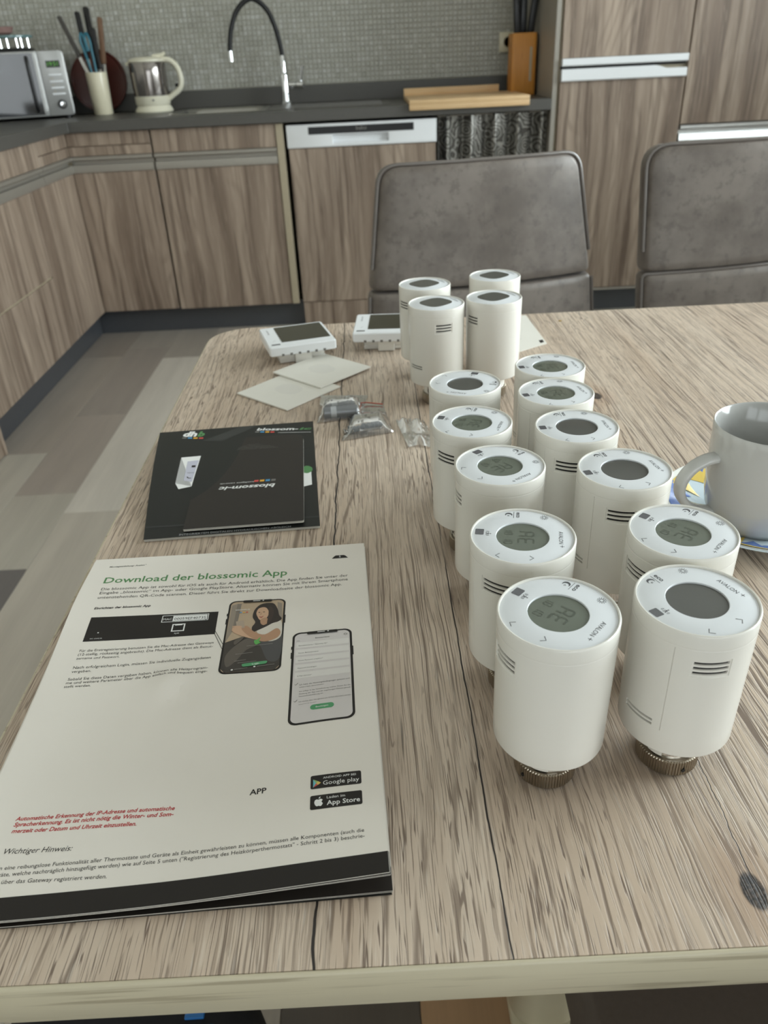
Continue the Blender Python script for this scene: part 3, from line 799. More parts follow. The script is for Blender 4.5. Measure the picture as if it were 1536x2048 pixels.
finish(B().tube([(0.895, 0.488, 0.982), (0.938, 0.475, 0.982)], 0.0135, 18), 'side_arm', M_CHROME, t)
finish(B().tube([(0.938, 0.475, 0.982), (0.942, 0.474, 0.982), (0.972, 0.465, 0.981)], [0.011, 0.0155, 0.0155], 18), 'valve_cap', M_CHROME, t)
finish(B().tube([(0.957, 0.468, 0.992), (0.966, 0.464, 1.02), (0.974, 0.46, 1.056)], [0.006, 0.005, 0.0065], 12), 'lever', M_CHROME, t)

# hob
t = thing('hob', 'dark glass hob with a steel frame set in the worktop on the left', 'hob', (-0.28, -0.9, CT))
finish(B().box(-0.55, -0.03, -1.22, -0.62, CT + .0005, CT + .006), 'frame', M_STEEL, t, bevel=0.002, smooth=0)
finish(B().box(-0.535, -0.045, -1.205, -0.635, CT + .0055, CT + .0075), 'glass', M_GLASSDARK, t, smooth=0)
# ---------------------------------------------------------------- things on the worktop
# kettle
KX, KY = 0.285, 0.43
t = thing('kettle', 'cream electric kettle with a transparent steel-grey jug and loop handle', 'kettle', (KX, KY, CT))
k = lambda prof: [(r, CT + z) for r, z in prof]
finish(B().lathe(k([(0, .0005), (.083, .0005), (.085, .006), (.080, .016), (.074, .024), (.073, .028)]), 48, (KX, KY)), 'power_base', M_CREAM, t)
finish(B().lathe(k([(0, .029), (.074, .029), (.077, .034), (.0775, .064), (.078, .066), (0, .066)]), 48, (KX, KY)), 'jug_foot', M_CREAM, t)
finish(B().lathe(k([(0, .0665), (.0765, .0665), (.079, .10), (.080, .15), (.080, .195), (.078, .198), (0, .198)]), 64, (KX, KY)), 'jug', plain('kettle_steel', lin(150, 144, 140), 0.16, 0.9, var=0.04), t)['label'] = 'shiny grey jug'
finish(B().lathe(k([(.0785, .197), (.0815, .200), (.0815, .206), (.07, .213), (.04, .218), (0, .219)]), 48, (KX, KY)), 'lid', M_CREAM, t)
finish(B().tube([(KX + .03, KY, CT + .217), (KX + .07, KY, CT + .221), (KX + .088, KY, CT + .230)], [.010, .009, .006], 10), 'lid_tab', M_CREAM, t)
h = smoothpoly([(.072, .205), (.104, .200), (.130, .176), (.141, .140), (.139, .105), (.122, .082), (.096, .066), (.070, .050)], 5, False)
b = B().tube([(KX + x, KY - .004, CT + z) for x, z in h], .0125, 12); finish(b, 'handle', M_CREAM, t, smooth=60)
b = B().box(KX - .094, KX - .076, KY - .016, KY + .016, CT + .186, CT + .200); finish(b, 'spout', M_CREAM, t, bevel=.004)
finish(B().lathe([(0, 0), (.004, 0), (.004, .002), (0, .002)], 12).xf(Matrix.Translation((KX + .02, KY - .0785, CT + .05)) @ Matrix.Rotation(PI / 2, 4, 'X')), 'pilot_lamp', M_INKGREY, t)
b = B().tube([(KX + .118, KY - .015, CT + .10), (KX + .124, KY - .018, CT + .108)], .006, 10); finish(b, 'switch', M_BLACK, t)

# round dark red board against the wall
t = thing('round_tray', 'dark red-brown round wooden tray leaning on the wall behind the utensil cup', 'tray', (0.055, 0.52, CT))
b = B().lathe([(0, 0), (.135, 0), (.143, .003), (.1445, .010), (.142, .0145), (.136, .0145), (.131, .010), (0, .0095)], 72)
b.v = [(x * .89, y * .89, z) for x, y, z in b.v]
b.xf(Matrix.Translation((0.028, 0.545, CT + .1305)) @ Matrix.Rotation(math.radians(80), 4, 'X')); finish(b, 'tray_dish', M_REDWOOD, t)

# utensil cup and what stands in it
UX, UY = 0.056, 0.42
t = thing('utensil_cup', 'tall cream ceramic utensil cup between the microwave and the kettle', 'cup', (UX, UY, CT))
finish(B().lathe([(0, CT + .0005), (.039, CT + .0005), (.041, CT + .004), (.046, CT + .166), (.0455, CT + .168), (.0435, CT + .168), (.039, CT + .012), (0, CT + .012)], 48, (UX, UY)), 'cup_body', M_CERAMIC, t)
def knife(x, y, dx, dy, z0, z1, wid, mat, label, name='kitchen_knife', rivet=True):
    t = thing(name, label, 'knife' if 'knife' in name else 'utensil', (x, y, CT + .02), 0, 'utensils in the cream cup')
    lo = Vector((x, y, CT + .02)); d = Vector((dx, dy, 1.0)).normalized()
    a = lo + d * ((z0 - lo.z) / d.z); e_ = lo + d * ((z1 - lo.z) / d.z); L = (e_ - a).length
    side = Vector((1, 0, 0)) - d * d.x; side.normalize(); nn = d.cross(side)
    M = Matrix(((side.x, nn.x, d.x, a.x), (side.y, nn.y, d.y, a.y), (side.z, nn.z, d.z, a.z), (0, 0, 0, 1)))
    b = B(); b.prism(rrect(-wid / 2, wid / 2, 0, L, wid * .35, 4), -.009, .009); b.v = [(p, r, q) for p, q, r in b.v]
    b.v = [(p + 0.003 * math.sin(PI * r / L), q, r) for p, q, r in b.v]
    finish(b.xf(M), 'handle', mat, t, bevel=.002, smooth=40)
    Lb = (a - lo).length
    bl = B().prism([(-wid * .45, 0), (wid * .45, 0), (wid * .45, -Lb * .8), (0, -Lb), (-wid * .45, -Lb * .9)], -.0008, .0008); bl.v = [(p, r, q) for p, q, r in bl.v]
    finish(bl.xf(M), 'blade', M_STEEL, t, smooth=0)
    if rivet:
        rb = B().lathe([(0, 0), (.004, 0), (.004, .017), (0, .017)], 10).xf(Matrix.Translation((0, -.0085, L - .014)) @ Matrix.Rotation(-PI / 2, 4, 'X')).xf(M)
        finish(rb, 'rivet', M_CHROME, t)
knife(UX + .020, UY - .014, -.36, .03, 1.13, 1.285, .016, plain('slate_handle', lin(70, 66, 62), .4), 'slim grey-brown handled utensil leaning furthest left in the cream cup', 'kitchen_utensil', False)
knife(UX - .022, UY + .006, -.045, .06, 1.12, 1.300, .021, M_BLACK, 'black handled knife second from left in the cream cup, one rivet at its end')
knife(UX + .006, UY + .018, -.040, .13, 1.10, 1.318, .025, M_BLACK, 'longest black handled knife in the cream cup, standing tallest')
knife(UX + .010, UY - .004, .03, .02, 1.08, 1.238, .026, M_BLACK, 'short black handled knife in the middle of the cream cup')
knife(UX + .018, UY + .01, .10, .06, 1.10, 1.276, .020, M_WOODH, 'brown wooden handled utensil leaning furthest right in the cream cup', 'kitchen_utensil', False)
t = thing('kitchen_scissors', 'teal handled kitchen scissors standing in the cream cup', 'scissors', (UX, UY - .02, CT + .02))
for s in (-1, 1):
    pts = smoothpoly([(UX + s * .008, UY - .022, CT + .12), (UX + s * .012 - .004, UY - .022, 1.10), (UX + s * .016 - .010, UY - .02, 1.15), (UX + s * .02 - .014, UY - .02, 1.19), (UX + s * .012 - .016, UY - .018, 1.218), (UX - .016 + s * .002, UY - .018, 1.20), (UX - .010 + s * .004, UY - .02, 1.15)], 4, False)
    finish(B().tube(pts, .0055, 8), 'finger_loop', M_TEAL, t, smooth=60)
    finish(B().box(UX + s * .006 - .004, UX + s * .006 + .004, UY - .024, UY - .021, CT + .022, CT + .13), 'blade', M_STEEL, t, smooth=0)

# microwave standing across the corner
MW = thing('microwave', 'silver microwave oven with glass door and green clock, left of the utensil cup', 'microwave', (-0.035, 0.30, CT), math.radians(22))
W_, D_, H_, F_ = 0.46, 0.30, 0.245, 0.012     # local: x from -W_ to 0, front at y=0, depth +y
b = B().box(-W_, 0, 0.006, D_, F_, F_ + H_); finish(b, 'case', M_GREYMET, MW, bevel=.006, local=True)
b = B().prism(rrect(-0.104, 0, F_, F_ + H_, (.003, .014, .014, .003), 5), 0, .014); b.v = [(x, .008 - z, y) for x, y, z in b.v]
finish(b, 'control_panel', M_GREYMET, MW, bevel=.0015, smooth=40, local=True)
b = B().slab([c for c in [(-W_, -W_ + .05, F_, F_ + .03), (-W_ + .05, -.135, F_, F_ + .03), (-.135, -.106, F_, F_ + .03), (-W_, -W_ + .05, F_ + .03, F_ + H_ - .03), (-.135, -.106, F_ + .03, F_ + H_ - .03), (-W_, -W_ + .05, F_ + H_ - .03, F_ + H_), (-W_ + .05, -.135, F_ + H_ - .03, F_ + H_), (-.135, -.106, F_ + H_ - .03, F_ + H_)]], 0, .014)
b.v = [(x, .008 - z, y) for x, y, z in b.v]
dr = finish(b, 'door', M_GREYMET, MW, bevel=.0015, smooth=40, local=True)
finish(B().box(-W_ + .006, -.124, -.0085, -.0062, F_ + .007, F_ + H_ - .007), 'door_glass', M_GLASSDARK, dr, smooth=0, local=True)
b = B().tube(smoothpoly([(-.150, -.008, F_ + .022), (-.150, -.030, F_ + .035), (-.150, -.034, F_ + .12), (-.150, -.030, F_ + H_ - .035), (-.150, -.008, F_ + H_ - .022)], 5, False), .0075, 10)
finish(b, 'door_handle', M_BLACK, dr, smooth=60, local=True)['label'] = 'black bar handle'
finish(B().box(-.077, -.021, -.0082, -.0055, F_ + .182, F_ + .208), 'clock_display', M_BLACK, MW, smooth=0, local=True)
pr = Print(lambda a, c: (a, -.0086, c)); pr.text('19:51', (-.071, F_ + .188), (-.029, F_ + .188), up=1); ink(pr, 'clock_digits', M_GREENLED, MW, local=True)
for k_, zz in enumerate((.155, .130, .106, .083)):
    finish(B().box(-.076, -.022, -.0095, -.0055, F_ + zz - .0035, F_ + zz + .0035), 'button', M_WHITE2, MW, bevel=.0015, smooth=40, local=True)
    if k_ < 3: finish(B().box(-.076 + .004 * k_, -.058, -.0088, -.0055, F_ + zz - .016, F_ + zz - .011), 'button', M_ALU, MW, smooth=0, local=True)
finish(B().lathe([(.0, 0), (.019, 0), (.018, .003), (0, .003)], 32).xf(Matrix.Translation((-.045, -.0058, F_ + .043)) @ Matrix.Rotation(PI / 2, 4, 'X')), 'knob_ring', M_BLACK, MW, local=True)
finish(B().lathe([(0, .0), (.0125, 0), (.0125, .014), (.009, .019), (0, .020)], 32).xf(Matrix.Translation((-.045, -.0085, F_ + .043)) @ Matrix.Rotation(PI / 2, 4, 'X')), 'knob', M_CHROME, MW, local=True)
for fx, fy in ((-.03, .03), (-.43, .03), (-.03, .27), (-.43, .27)):
    finish(B().lathe([(0, .0003), (.014, .0003), (.014, .0125), (0, .0125)], 16, (fx, fy)), 'foot', M_RUBBER, MW, local=True)

# glass-topped scale on the microwave, with a dusty pink bowl
MT = CT + F_ + H_
t = thing('kitchen_scale', 'small kitchen scale with teal-edged glass plate on chrome posts, standing on the microwave', 'scale', (-0.27, 0.37, MT))
finish(B().box(-.33, -.20, .32, .45, MT + .0005, MT + .016), 'scale_base', M_BLACK, t, bevel=.006)
for px, py in ((-.215, .345), (-.235, .345), (-.305, .345), (-.215, .425), (-.305, .425)):
    finish(B().tube([(px, py, MT + .014), (px, py, MT + .052)], .0042, 10), 'post', M_CHROME, t)
finish(B().lathe([(0, MT + .052), (.082, MT + .052), (.086, MT + .055), (.086, MT + .060), (.082, MT + .063), (0, MT + .063)], 48, (-.265, .385)), 'glass_plate', M_TEALGLASS, t)
t = thing('pink_bowl', 'dusty pink bowl on the glass plate of the scale above the microwave', 'bowl', (-.30, .40, MT + .0635))
finish(B().lathe([(0, MT + .0635), (.032, MT + .0635), (.05, MT + .075), (.058, MT + .095), (.056, MT + .096), (.047, MT + .077), (.03, MT + .067), (0, MT + .067)], 40, (-.315, .40)), 'bowl_shell', M_PINK, t)

# pastry board with a lip over the worktop edge
t = thing('pastry_board', 'thick pale wooden board with front and back lips, lying on the worktop', 'board', (1.67, 0.2, CT))
bx0, bx1 = 1.425, 1.915
finish(B().box(bx0, bx1, -.046, .40, CT + .0005, CT + .018), 'board_plate', M_BOARD, t, bevel=.002)
finish(B().box(bx0, bx1, -.046, -.024, CT - .019, CT + .0015), 'front_lip', M_BOARD, t, bevel=.002)
finish(B().box(bx0, bx1 - .06, .382, .402, CT + .016, CT + .046), 'back_lip', M_BOARD, t, bevel=.002)

# bamboo block with black brush
t = thing('knife_block', 'orange-brown bamboo block standing in the corner beside the tall fridge cabinet', 'knife block', (1.945, 0.35, CT))
b = B().slab([(1.895, 1.910, .30, .315), (1.910, 1.985, .30, .315), (1.985, 2.0, .30, .315), (1.895, 1.910, .315, .39), (1.985, 2.0, .315, .39), (1.895, 1.910, .39, .405), (1.910, 1.985, .39, .405), (1.985, 2.0, .39, .405)], CT + .0005, CT + .238)
finish(b, 'block_body', M_BLOCK, t, bevel=.004)
finish(B().box(1.909, 1.986, .314, .391, CT + .001, CT + .02), 'block_floor', M_BLOCK, t, smooth=0)
finish(B().box(1.972, 1.982, .2985, .3002, CT + .055, CT + .185), 'cut_out', M_CABE, t, smooth=0)
for i_, (kx, ky, lx, lab) in enumerate(((1.928, .335, -.02, 'wide black knife handle at the left in the bamboo block'), (1.948, .36, .0, 'thick black knife handle in the middle of the bamboo block'), (1.966, .345, .035, 'slim black knife handle leaning right in the bamboo block'))):
    kt = thing('kitchen_knife', lab, 'knife', (kx, ky, CT + .03), 0, 'knives in the bamboo block')
    b = B().prism(rrect(-.015, .015, -.014, .014, .006, 3), 0, .19); b.v = [(kx + x + lx * (.09 + z) / .4 * 1.4, ky + y, CT + .225 + z) for x, y, z in b.v]
    finish(b, 'handle', M_BLACK, kt, bevel=.003)
    b = B().box(-.010, .010, -.001, .001, 0, .20); b.v = [(kx + x, ky + y, CT + .026 + z) for x, y, z in b.v]; finish(b, 'blade', M_STEEL, kt, smooth=0)
# socket
t = thing('wall_socket', 'beige wall socket on the mosaic wall behind the bamboo block', 'socket', (1.925, .606, 1.11))
finish(B().box(1.885, 1.965, .597, .6075, 1.07, 1.15), 'cover_plate', M_CERAMIC, t, bevel=.002)
finish(B().lathe([(0, 0), (.020, 0), (.0215, .0105), (.0205, .0105), (.0185, .002), (0, .002)], 32).xf(Matrix.Translation((1.925, .599, 1.11)) @ Matrix.Rotation(PI / 2, 4, 'X')), 'socket_well', M_CABE, t)
for s in (-1, 1): finish(B().lathe([(0, 0), (.0028, 0), (.0028, .004), (0, .004)], 10).xf(Matrix.Translation((1.925 + s * .0095, .5975, 1.11)) @ Matrix.Rotation(PI / 2, 4, 'X')), 'pin_hole', M_BLACK, t)
# ---------------------------------------------------------------- dining table
TZ = 0.75
TX0, TX1, TY0, TY1 = 0.9940, 2.45, -3.3962, -2.4585
t = thing('dining_table', 'wood-laminate dining table with rounded corners filling the foreground', 'table', (1.7, -2.93, 0))
def outline(ins, z): return [(x, y, z) for x, y in rrect(TX0 + ins, TX1 - ins, TY0 + ins, TY1 - ins, .058 - ins * .8, 10)]
def loft(loops, cap0=True, cap1=True):
    b = B(); ids = []
    for L in loops:
        ids.append(list(range(len(b.v), len(b.v) + len(L)))); b.v += L
    n = len(loops[0])
    for a, c in zip(ids, ids[1:]):
        for k in range(n): b.f.append((a[k], a[(k + 1) % n], c[(k + 1) % n], c[k]))
    if cap0: b.f.append(tuple(reversed(ids[0])))
    if cap1: b.f.append(tuple(ids[-1]))
    return b
finish(loft([outline(.0022, TZ - .0262), outline(.0022, TZ)]), 'tabletop', M_TABLE, t, smooth=30)
finish(loft([outline(.0024, TZ - .0266), outline(.0008, TZ - .0266), outline(.0, TZ - .0256), outline(.0, TZ - .0016), outline(.0006, TZ - .0004), outline(.0016, TZ - .0001), outline(.0021, TZ - .0004), outline(.0021, TZ - .02)], False, False), 'edge_band', M_BAND, t, smooth=50)
for lx in (1.36, 2.02):
    b = B().prism(rrect(lx, lx + .09, -3.075, -2.78, .03, 6), 0.018, TZ - .0268)
    finish(b, 'leg', M_CREAMLEG, t, bevel=.004, smooth=40)
    finish(B().prism(rrect(lx - .0, lx + .09, -3.20, -2.66, .03, 6), 0.0005, .017), 'foot', M_CREAMLEG, t, bevel=.004, smooth=40)
finish(B().box(1.45, 2.02, -2.95, -2.91, .3, .36), 'stretcher', M_CREAMLEG, t, bevel=.003)

# upholstered pads: outline rings shrunk towards the middle, rounded edge
def pad(out2d, thick, er, curve):
    """out2d in (a,c); returns B with points (a, depth, c); front at depth -thick/2"""
    n = len(out2d); ca = sum(p[0] for p in out2d) / n; cc = sum(p[1] for p in out2d) / n
    R = max(math.hypot(p[0] - ca, p[1] - cc) for p in out2d)
    rings = []
    for k in range(5):                                  # rounded edge
        a = PI / 2 * k / 4
        rings.append((1 - er * (1 - math.cos(a)) / R * 1.3, thick / 2 * math.sin(a)))
    s = rings[-1][0]
    for q in (.86, .68, .48, .28, .12): rings.append((s * q, thick / 2))
    b = B(); front = []; back = []
    def ring(sc, d):
        ids = list(range(len(b.v), len(b.v) + n))
        for p in out2d:
            a, c = ca + (p[0] - ca) * sc, cc + (p[1] - cc) * sc
            b.v.append((a, d + curve(a, c), c))
        return ids
    F = [ring(sc, -d) for sc, d in rings]; K = [F[0]] + [ring(sc, d) for sc, d in rings[1:]]
    for L, flip in ((F, False), (K, True)):
        for p, q in zip(L, L[1:]):
            for k in range(n):
                f = (p[k], p[(k + 1) % n], q[(k + 1) % n], q[k]); b.f.append(f if not flip else tuple(reversed(f)))
        b.f.append(tuple(L[-1]) if not flip else tuple(reversed(L[-1])))
    return b
def dense(poly, step=.03):
    out = []
    for i, p in enumerate(poly):
        q = poly[(i + 1) % len(poly)]; L = math.hypot(q[0] - p[0], q[1] - p[1]); m = max(1, int(L / step))
        out += [(p[0] + (q[0] - p[0]) * k / m, p[1] + (q[1] - p[1]) * k / m) for k in range(m)]
    return out
def rpoly(pts, rs, n=6):
    """polygon with rounded corners"""
    out = []; m = len(pts)
    for i in range(m):
        P = Vector(pts[i]); A = (Vector(pts[i - 1]) - P); C = (Vector(pts[(i + 1) % m]) - P); r = rs[i]
        A.normalize(); C.normalize()
        ang = A.angle(C); d = r / math.tan(ang / 2)
        p0, p1 = P + A * d, P + C * d
        for k in range(n + 1):
            u = k / n; q = (1 - u) ** 2 * p0 + 2 * u * (1 - u) * P + u * u * p1; out.append((q.x, q.y))
    return out
def chair(loc, rz, label, up_pts, up_r, lo_pts, lo_r, lean):
    c = thing('dining_chair', label, 'chair', (loc[0], loc[1], 0), rz, 'dining chairs across the table')
    cv = lambda a, z: lean * (z - .45) - .030 * (1 - (a / .24) ** 2)
    finish(pad(dense(rpoly(up_pts, up_r)), .050, .010, cv), 'backrest', M_LEATHER, c, smooth=60, local=True)
    finish(pad(dense(rpoly(lo_pts, lo_r)), .050, .008, cv), 'lower_backrest', M_LEATHER, c, smooth=60, local=True)
    for pts, rs in ((up_pts, up_r), (lo_pts, lo_r)):
        q = dense(rpoly(pts, rs)); z0 = min(p[1] for p in q); z1 = max(p[1] for p in q)
        ok = [p[1] > z0 + .030 and (pts is up_pts or p[1] < z1 - .006) for p in q]
        k = max(i for i, o in enumerate(ok) if not o) + 1; q = q[k:] + q[:k]; ok = ok[k:] + ok[:k]
        runs = [[]]
        for p, o in zip(q, ok):
            if o: runs[-1].append(p)
            elif runs[-1]: runs.append([])
        for r in runs:
            if len(r) > 2: finish(B().tube([(a, cv(a, z) - .020, z) for a, z in r], .0040, 8), 'piping', M_PIPING, c, smooth=60, local=True)
    b = pad(dense(rpoly([(-.235, -.46), (.235, -.46), (.225, .02), (-.225, .02)], [.06, .06, .05, .05])), .075, .034, lambda a, d: -.008 * (1 - (a / .24) ** 2))
    b.v = [(x, z, .455 + y * -1) for x, y, z in b.v]; b.f = [tuple(reversed(f)) for f in b.f]
    finish(b, 'seat', M_LEATHER, c, smooth=60, local=True)
    for sx in (-1, 1):
        for sy, ty in ((-.38, -.42), (-.04, .03)):
            finish(B().tube([(sx * .17, sy, .43), (sx * .20, ty, .0005)], [.014, .011], 12), 'leg', M_BLACK, c, local=True)
    return c
chair((1.468, -1.93), math.radians(10), 'grey-brown leather dining chair across the table, left of the two, standing by the dishwasher',
      [(-.243, .664), (.243, .664), (.200, .903), (-.212, .901)], [.012, .012, .042, .042],
      [(-.262, .45), (.262, .45), (.244, .661), (-.244, .661)], [.03, .03, .012, .012], .10)
chair((2.02, -1.93), math.radians(5), 'grey-brown leather dining chair across the table, the right one of two, partly out of frame',
      [(-.226, .672), (.235, .690), (.205, .918), (-.238, .913)], [.012, .012, .042, .045],
      [(-.214, .45), (.25, .45), (.236, .687), (-.226, .669)], [.03, .03, .012, .012], .08)

# things under the near edge of the table
t = thing('upholstered_bench', 'grey-brown upholstered bench seen under the near table edge at the right', 'bench', (1.62, -3.45, 0))
b = pad(dense(rpoly([(1.362, -3.80), (1.90, -3.80), (1.90, -3.16), (1.362, -3.16)], [.02] * 4)), .09, .012, lambda a, d: 0)
b.v = [(x, z, .41 - y) for x, y, z in b.v]; b.f = [tuple(reversed(f)) for f in b.f]
finish(b, 'seat', plain('dark_taupe_fabric', lin(92, 82, 74), .7, var=.12, sc=200, bump=.1), t, smooth=50)
for x in (1.40, 1.86):
    for y in (-3.76, -3.2): finish(B().lathe([(0, .0005), (.014, .0005), (.018, .366), (0, .366)], 14, (x, y)), 'leg', M_BLACK, t)
t = thing('black_bag', 'black fabric bag with blue tags on the floor below the near table edge', 'bag', (.94, -3.35, 0))
b = loft([[(x, y, z) for x, y in rrect(.795 + i, 1.08 - i, -3.56 + i, -3.100 - i, .07, 8)] for i, z in ((.012, .0005), (0, .03), (-.004, .13), (0, .21), (.012, .238), (.035, .25))])
finish(b, 'bag_body', M_FABRIC, t, smooth=60)
for cx, cy in ((1.010, -3.156), (1.022, -3.172)):
    finish(B().box(cx - .010, cx + .010, cy - .005, cy + .005, .2445, .2525), 'tag', M_BLUE, t, bevel=.001, smooth=0)['label'] = 'blue tag'
finish(B().tube(smoothpoly([(.86, -3.33, .249), (.87, -3.33, .275), (.94, -3.33, .285), (1.0, -3.33, .275), (1.01, -3.33, .249)], 5, False), .008, 8), 'carry_handle', M_FABRIC, t, smooth=60)
# ---------------------------------------------------------------- radiator thermostat heads
def head_shell(R, z0, H, feats, seam_ring):
    """cylinder wall on a grid of angle and height; feats = (a0, a1, z0, z1, depth) pressed in"""
    rad = math.radians; ea = rad(.35); ez = .00022
    A = set(2 * PI * k / 96 - PI for k in range(96)); Z = set()
    prof = [(R - .0018, z0), (R - .0008, z0 + .0002), (R - .0002, z0 + .0008), (R, z0 + .0016)]
    for z in (.04, .06, .08): Z.add(z)
    for a0, a1, f0, f1, d in feats:
        for a in (rad(a0), rad(a1)): A.add(a - ea if a == rad(a0) else a + ea); A.add(a)
        Z |= {f0 - ez, f0, f1, f1 + ez}
    Z |= {seam_ring - .0009, seam_ring - .00025, seam_ring, seam_ring + .00025, seam_ring + .0009}
    A = sorted(A); A = [a for i, a in enumerate(A) if i == 0 or a - A[i - 1] > 1e-4]
    Z = sorted(z for z in Z if z > z0 + .0036)
    rows = [(r, z, None) for r, z in prof] + [(R, z, 1) for z in Z] + [(R, H - .0010, None), (R - .0003, H - .0003, None), (R - .0007, H, None), (R - .0012, H - .0001, None), (R - .0014, H - .0008, None), (R - .0016, H - .002, None)]
    b = B(); n = len(A)
    for r, z, k in rows:
        for a in A:
            d = 0
            if k:
                for a0, a1, f0, f1, dd in feats:
                    if rad(a0) - 1e-6 <= a <= rad(a1) + 1e-6 and f0 - 1e-7 <= z <= f1 + 1e-7: d = max(d, dd)
                if abs(z - seam_ring) < 1e-7: d = max(d, .00010)
            r_ = r - d - .0009 * (H - z) / H
            b.v.append((r_ * math.cos(a), r_ * math.sin(a), z))
    for j in range(len(rows) - 1):
        for i in range(n):
            k = (i + 1) % n
            b.f.append((j * n + i, j * n + k, (j + 1) * n + k, (j + 1) * n + i))
    b.f.append(tuple(reversed(range(n))))
    return b
def arc_strip(R, a0, a1, z0, z1, n=14):
    b = B(); a0, a1 = math.radians(a0), math.radians(a1)
    for i in range(n + 1):
        a = a0 + (a1 - a0) * i / n
        for r in (R, R + .0003):
            for z in (z0, z1): b.v.append((r * math.cos(a), r * math.sin(a), z))
        if i:
            o = 4 * (i - 1); b.f += [(o + 2, o + 6, o + 7, o + 3), (o + 1, o + 3, o + 7, o + 5), (o, o + 4, o + 6, o + 2), (o, o + 1, o + 5, o + 4)]
    return b
def ring_and_neck(t, ztop):
    b = B(); n = 256
    def row(r0, r1, z):
        o = len(b.v)
        for k in range(n):
            r = r0 if (k // 2) % 2 else r1
            b.v.append((r * math.cos(2 * PI * k / n), r * math.sin(2 * PI * k / n), z))
        return list(range(o, o + n))
    rows = [row(.0152, .0152, .0003), row(.0158, .0158, .0012), row(.0157, .0163, .0016), row(.0157, .0163, .0104), row(.0155, .0155, .0110), row(.0146, .0146, .0113)]
    for p, q in zip(rows, rows[1:]):
        for k in range(n): b.f.append((p[k], p[(k + 1) % n], q[(k + 1) % n], q[k]))
    b.f.append(tuple(reversed(rows[0]))); b.f.append(tuple(rows[-1]))
    finish(b, 'union_nut', M_BRASS, t, smooth=25, local=True)['label'] = 'knurled brown metal nut'
    finish(B().lathe([(.0138, .0110), (.0138, .0165), (.0142, .017), (.0142, ztop + .002)], 40), 'neck', M_CHROME, t, local=True)['label'] = 'shiny metal neck'
    for a in (-150, -75, 20, 110):
        finish(arc_strip(.0143, a - 16, a + 16, .0125, ztop + .001, 6), 'neck_tab', M_WHITE, t, local=True)
    c = B().lathe([(0, 0), (.0011, 0), (.0011, .0006), (0, .0006)], 12).xf(Matrix.Rotation(math.radians(-14), 4, 'Z') @ Matrix.Translation((.0160, 0, .0050)) @ Matrix.Rotation(PI / 2, 4, 'Y'))
    finish(c, 'set_screw', M_BLACK, t, local=True)
SEG = {'a': ((.1, 1), (.9, 1)), 'b': ((.95, .95), (.95, .55)), 'c': ((.95, .45), (.95, .05)), 'd': ((.1, 0), (.9, 0)), 'e': ((.05, .45), (.05, .05)), 'f': ((.05, .95), (.05, .55)), 'g': ((.1, .5), (.9, .5))}
CH = {'0': 'abcdef', '1': 'bc', '3': 'abgcd', '8': 'abcdefg', 'A': 'abcefg', 'E': 'afged', 'R': 'abcefg', 'C': 'afed', 'd': 'bcdeg'}
def digits(pr, s, x, y, w, h, lw, gap):
    for ch in s:
        for k in CH.get(ch, ''):
            (p, q), (r, u) = SEG[k]
            pr.line([(x + p * w, y + q * h), (x + r * w, y + u * h)], lw)
        x += w + gap
    return pr
GRP = 'white radiator thermostat heads on the table'
HA, HB = 0.107, 0.110
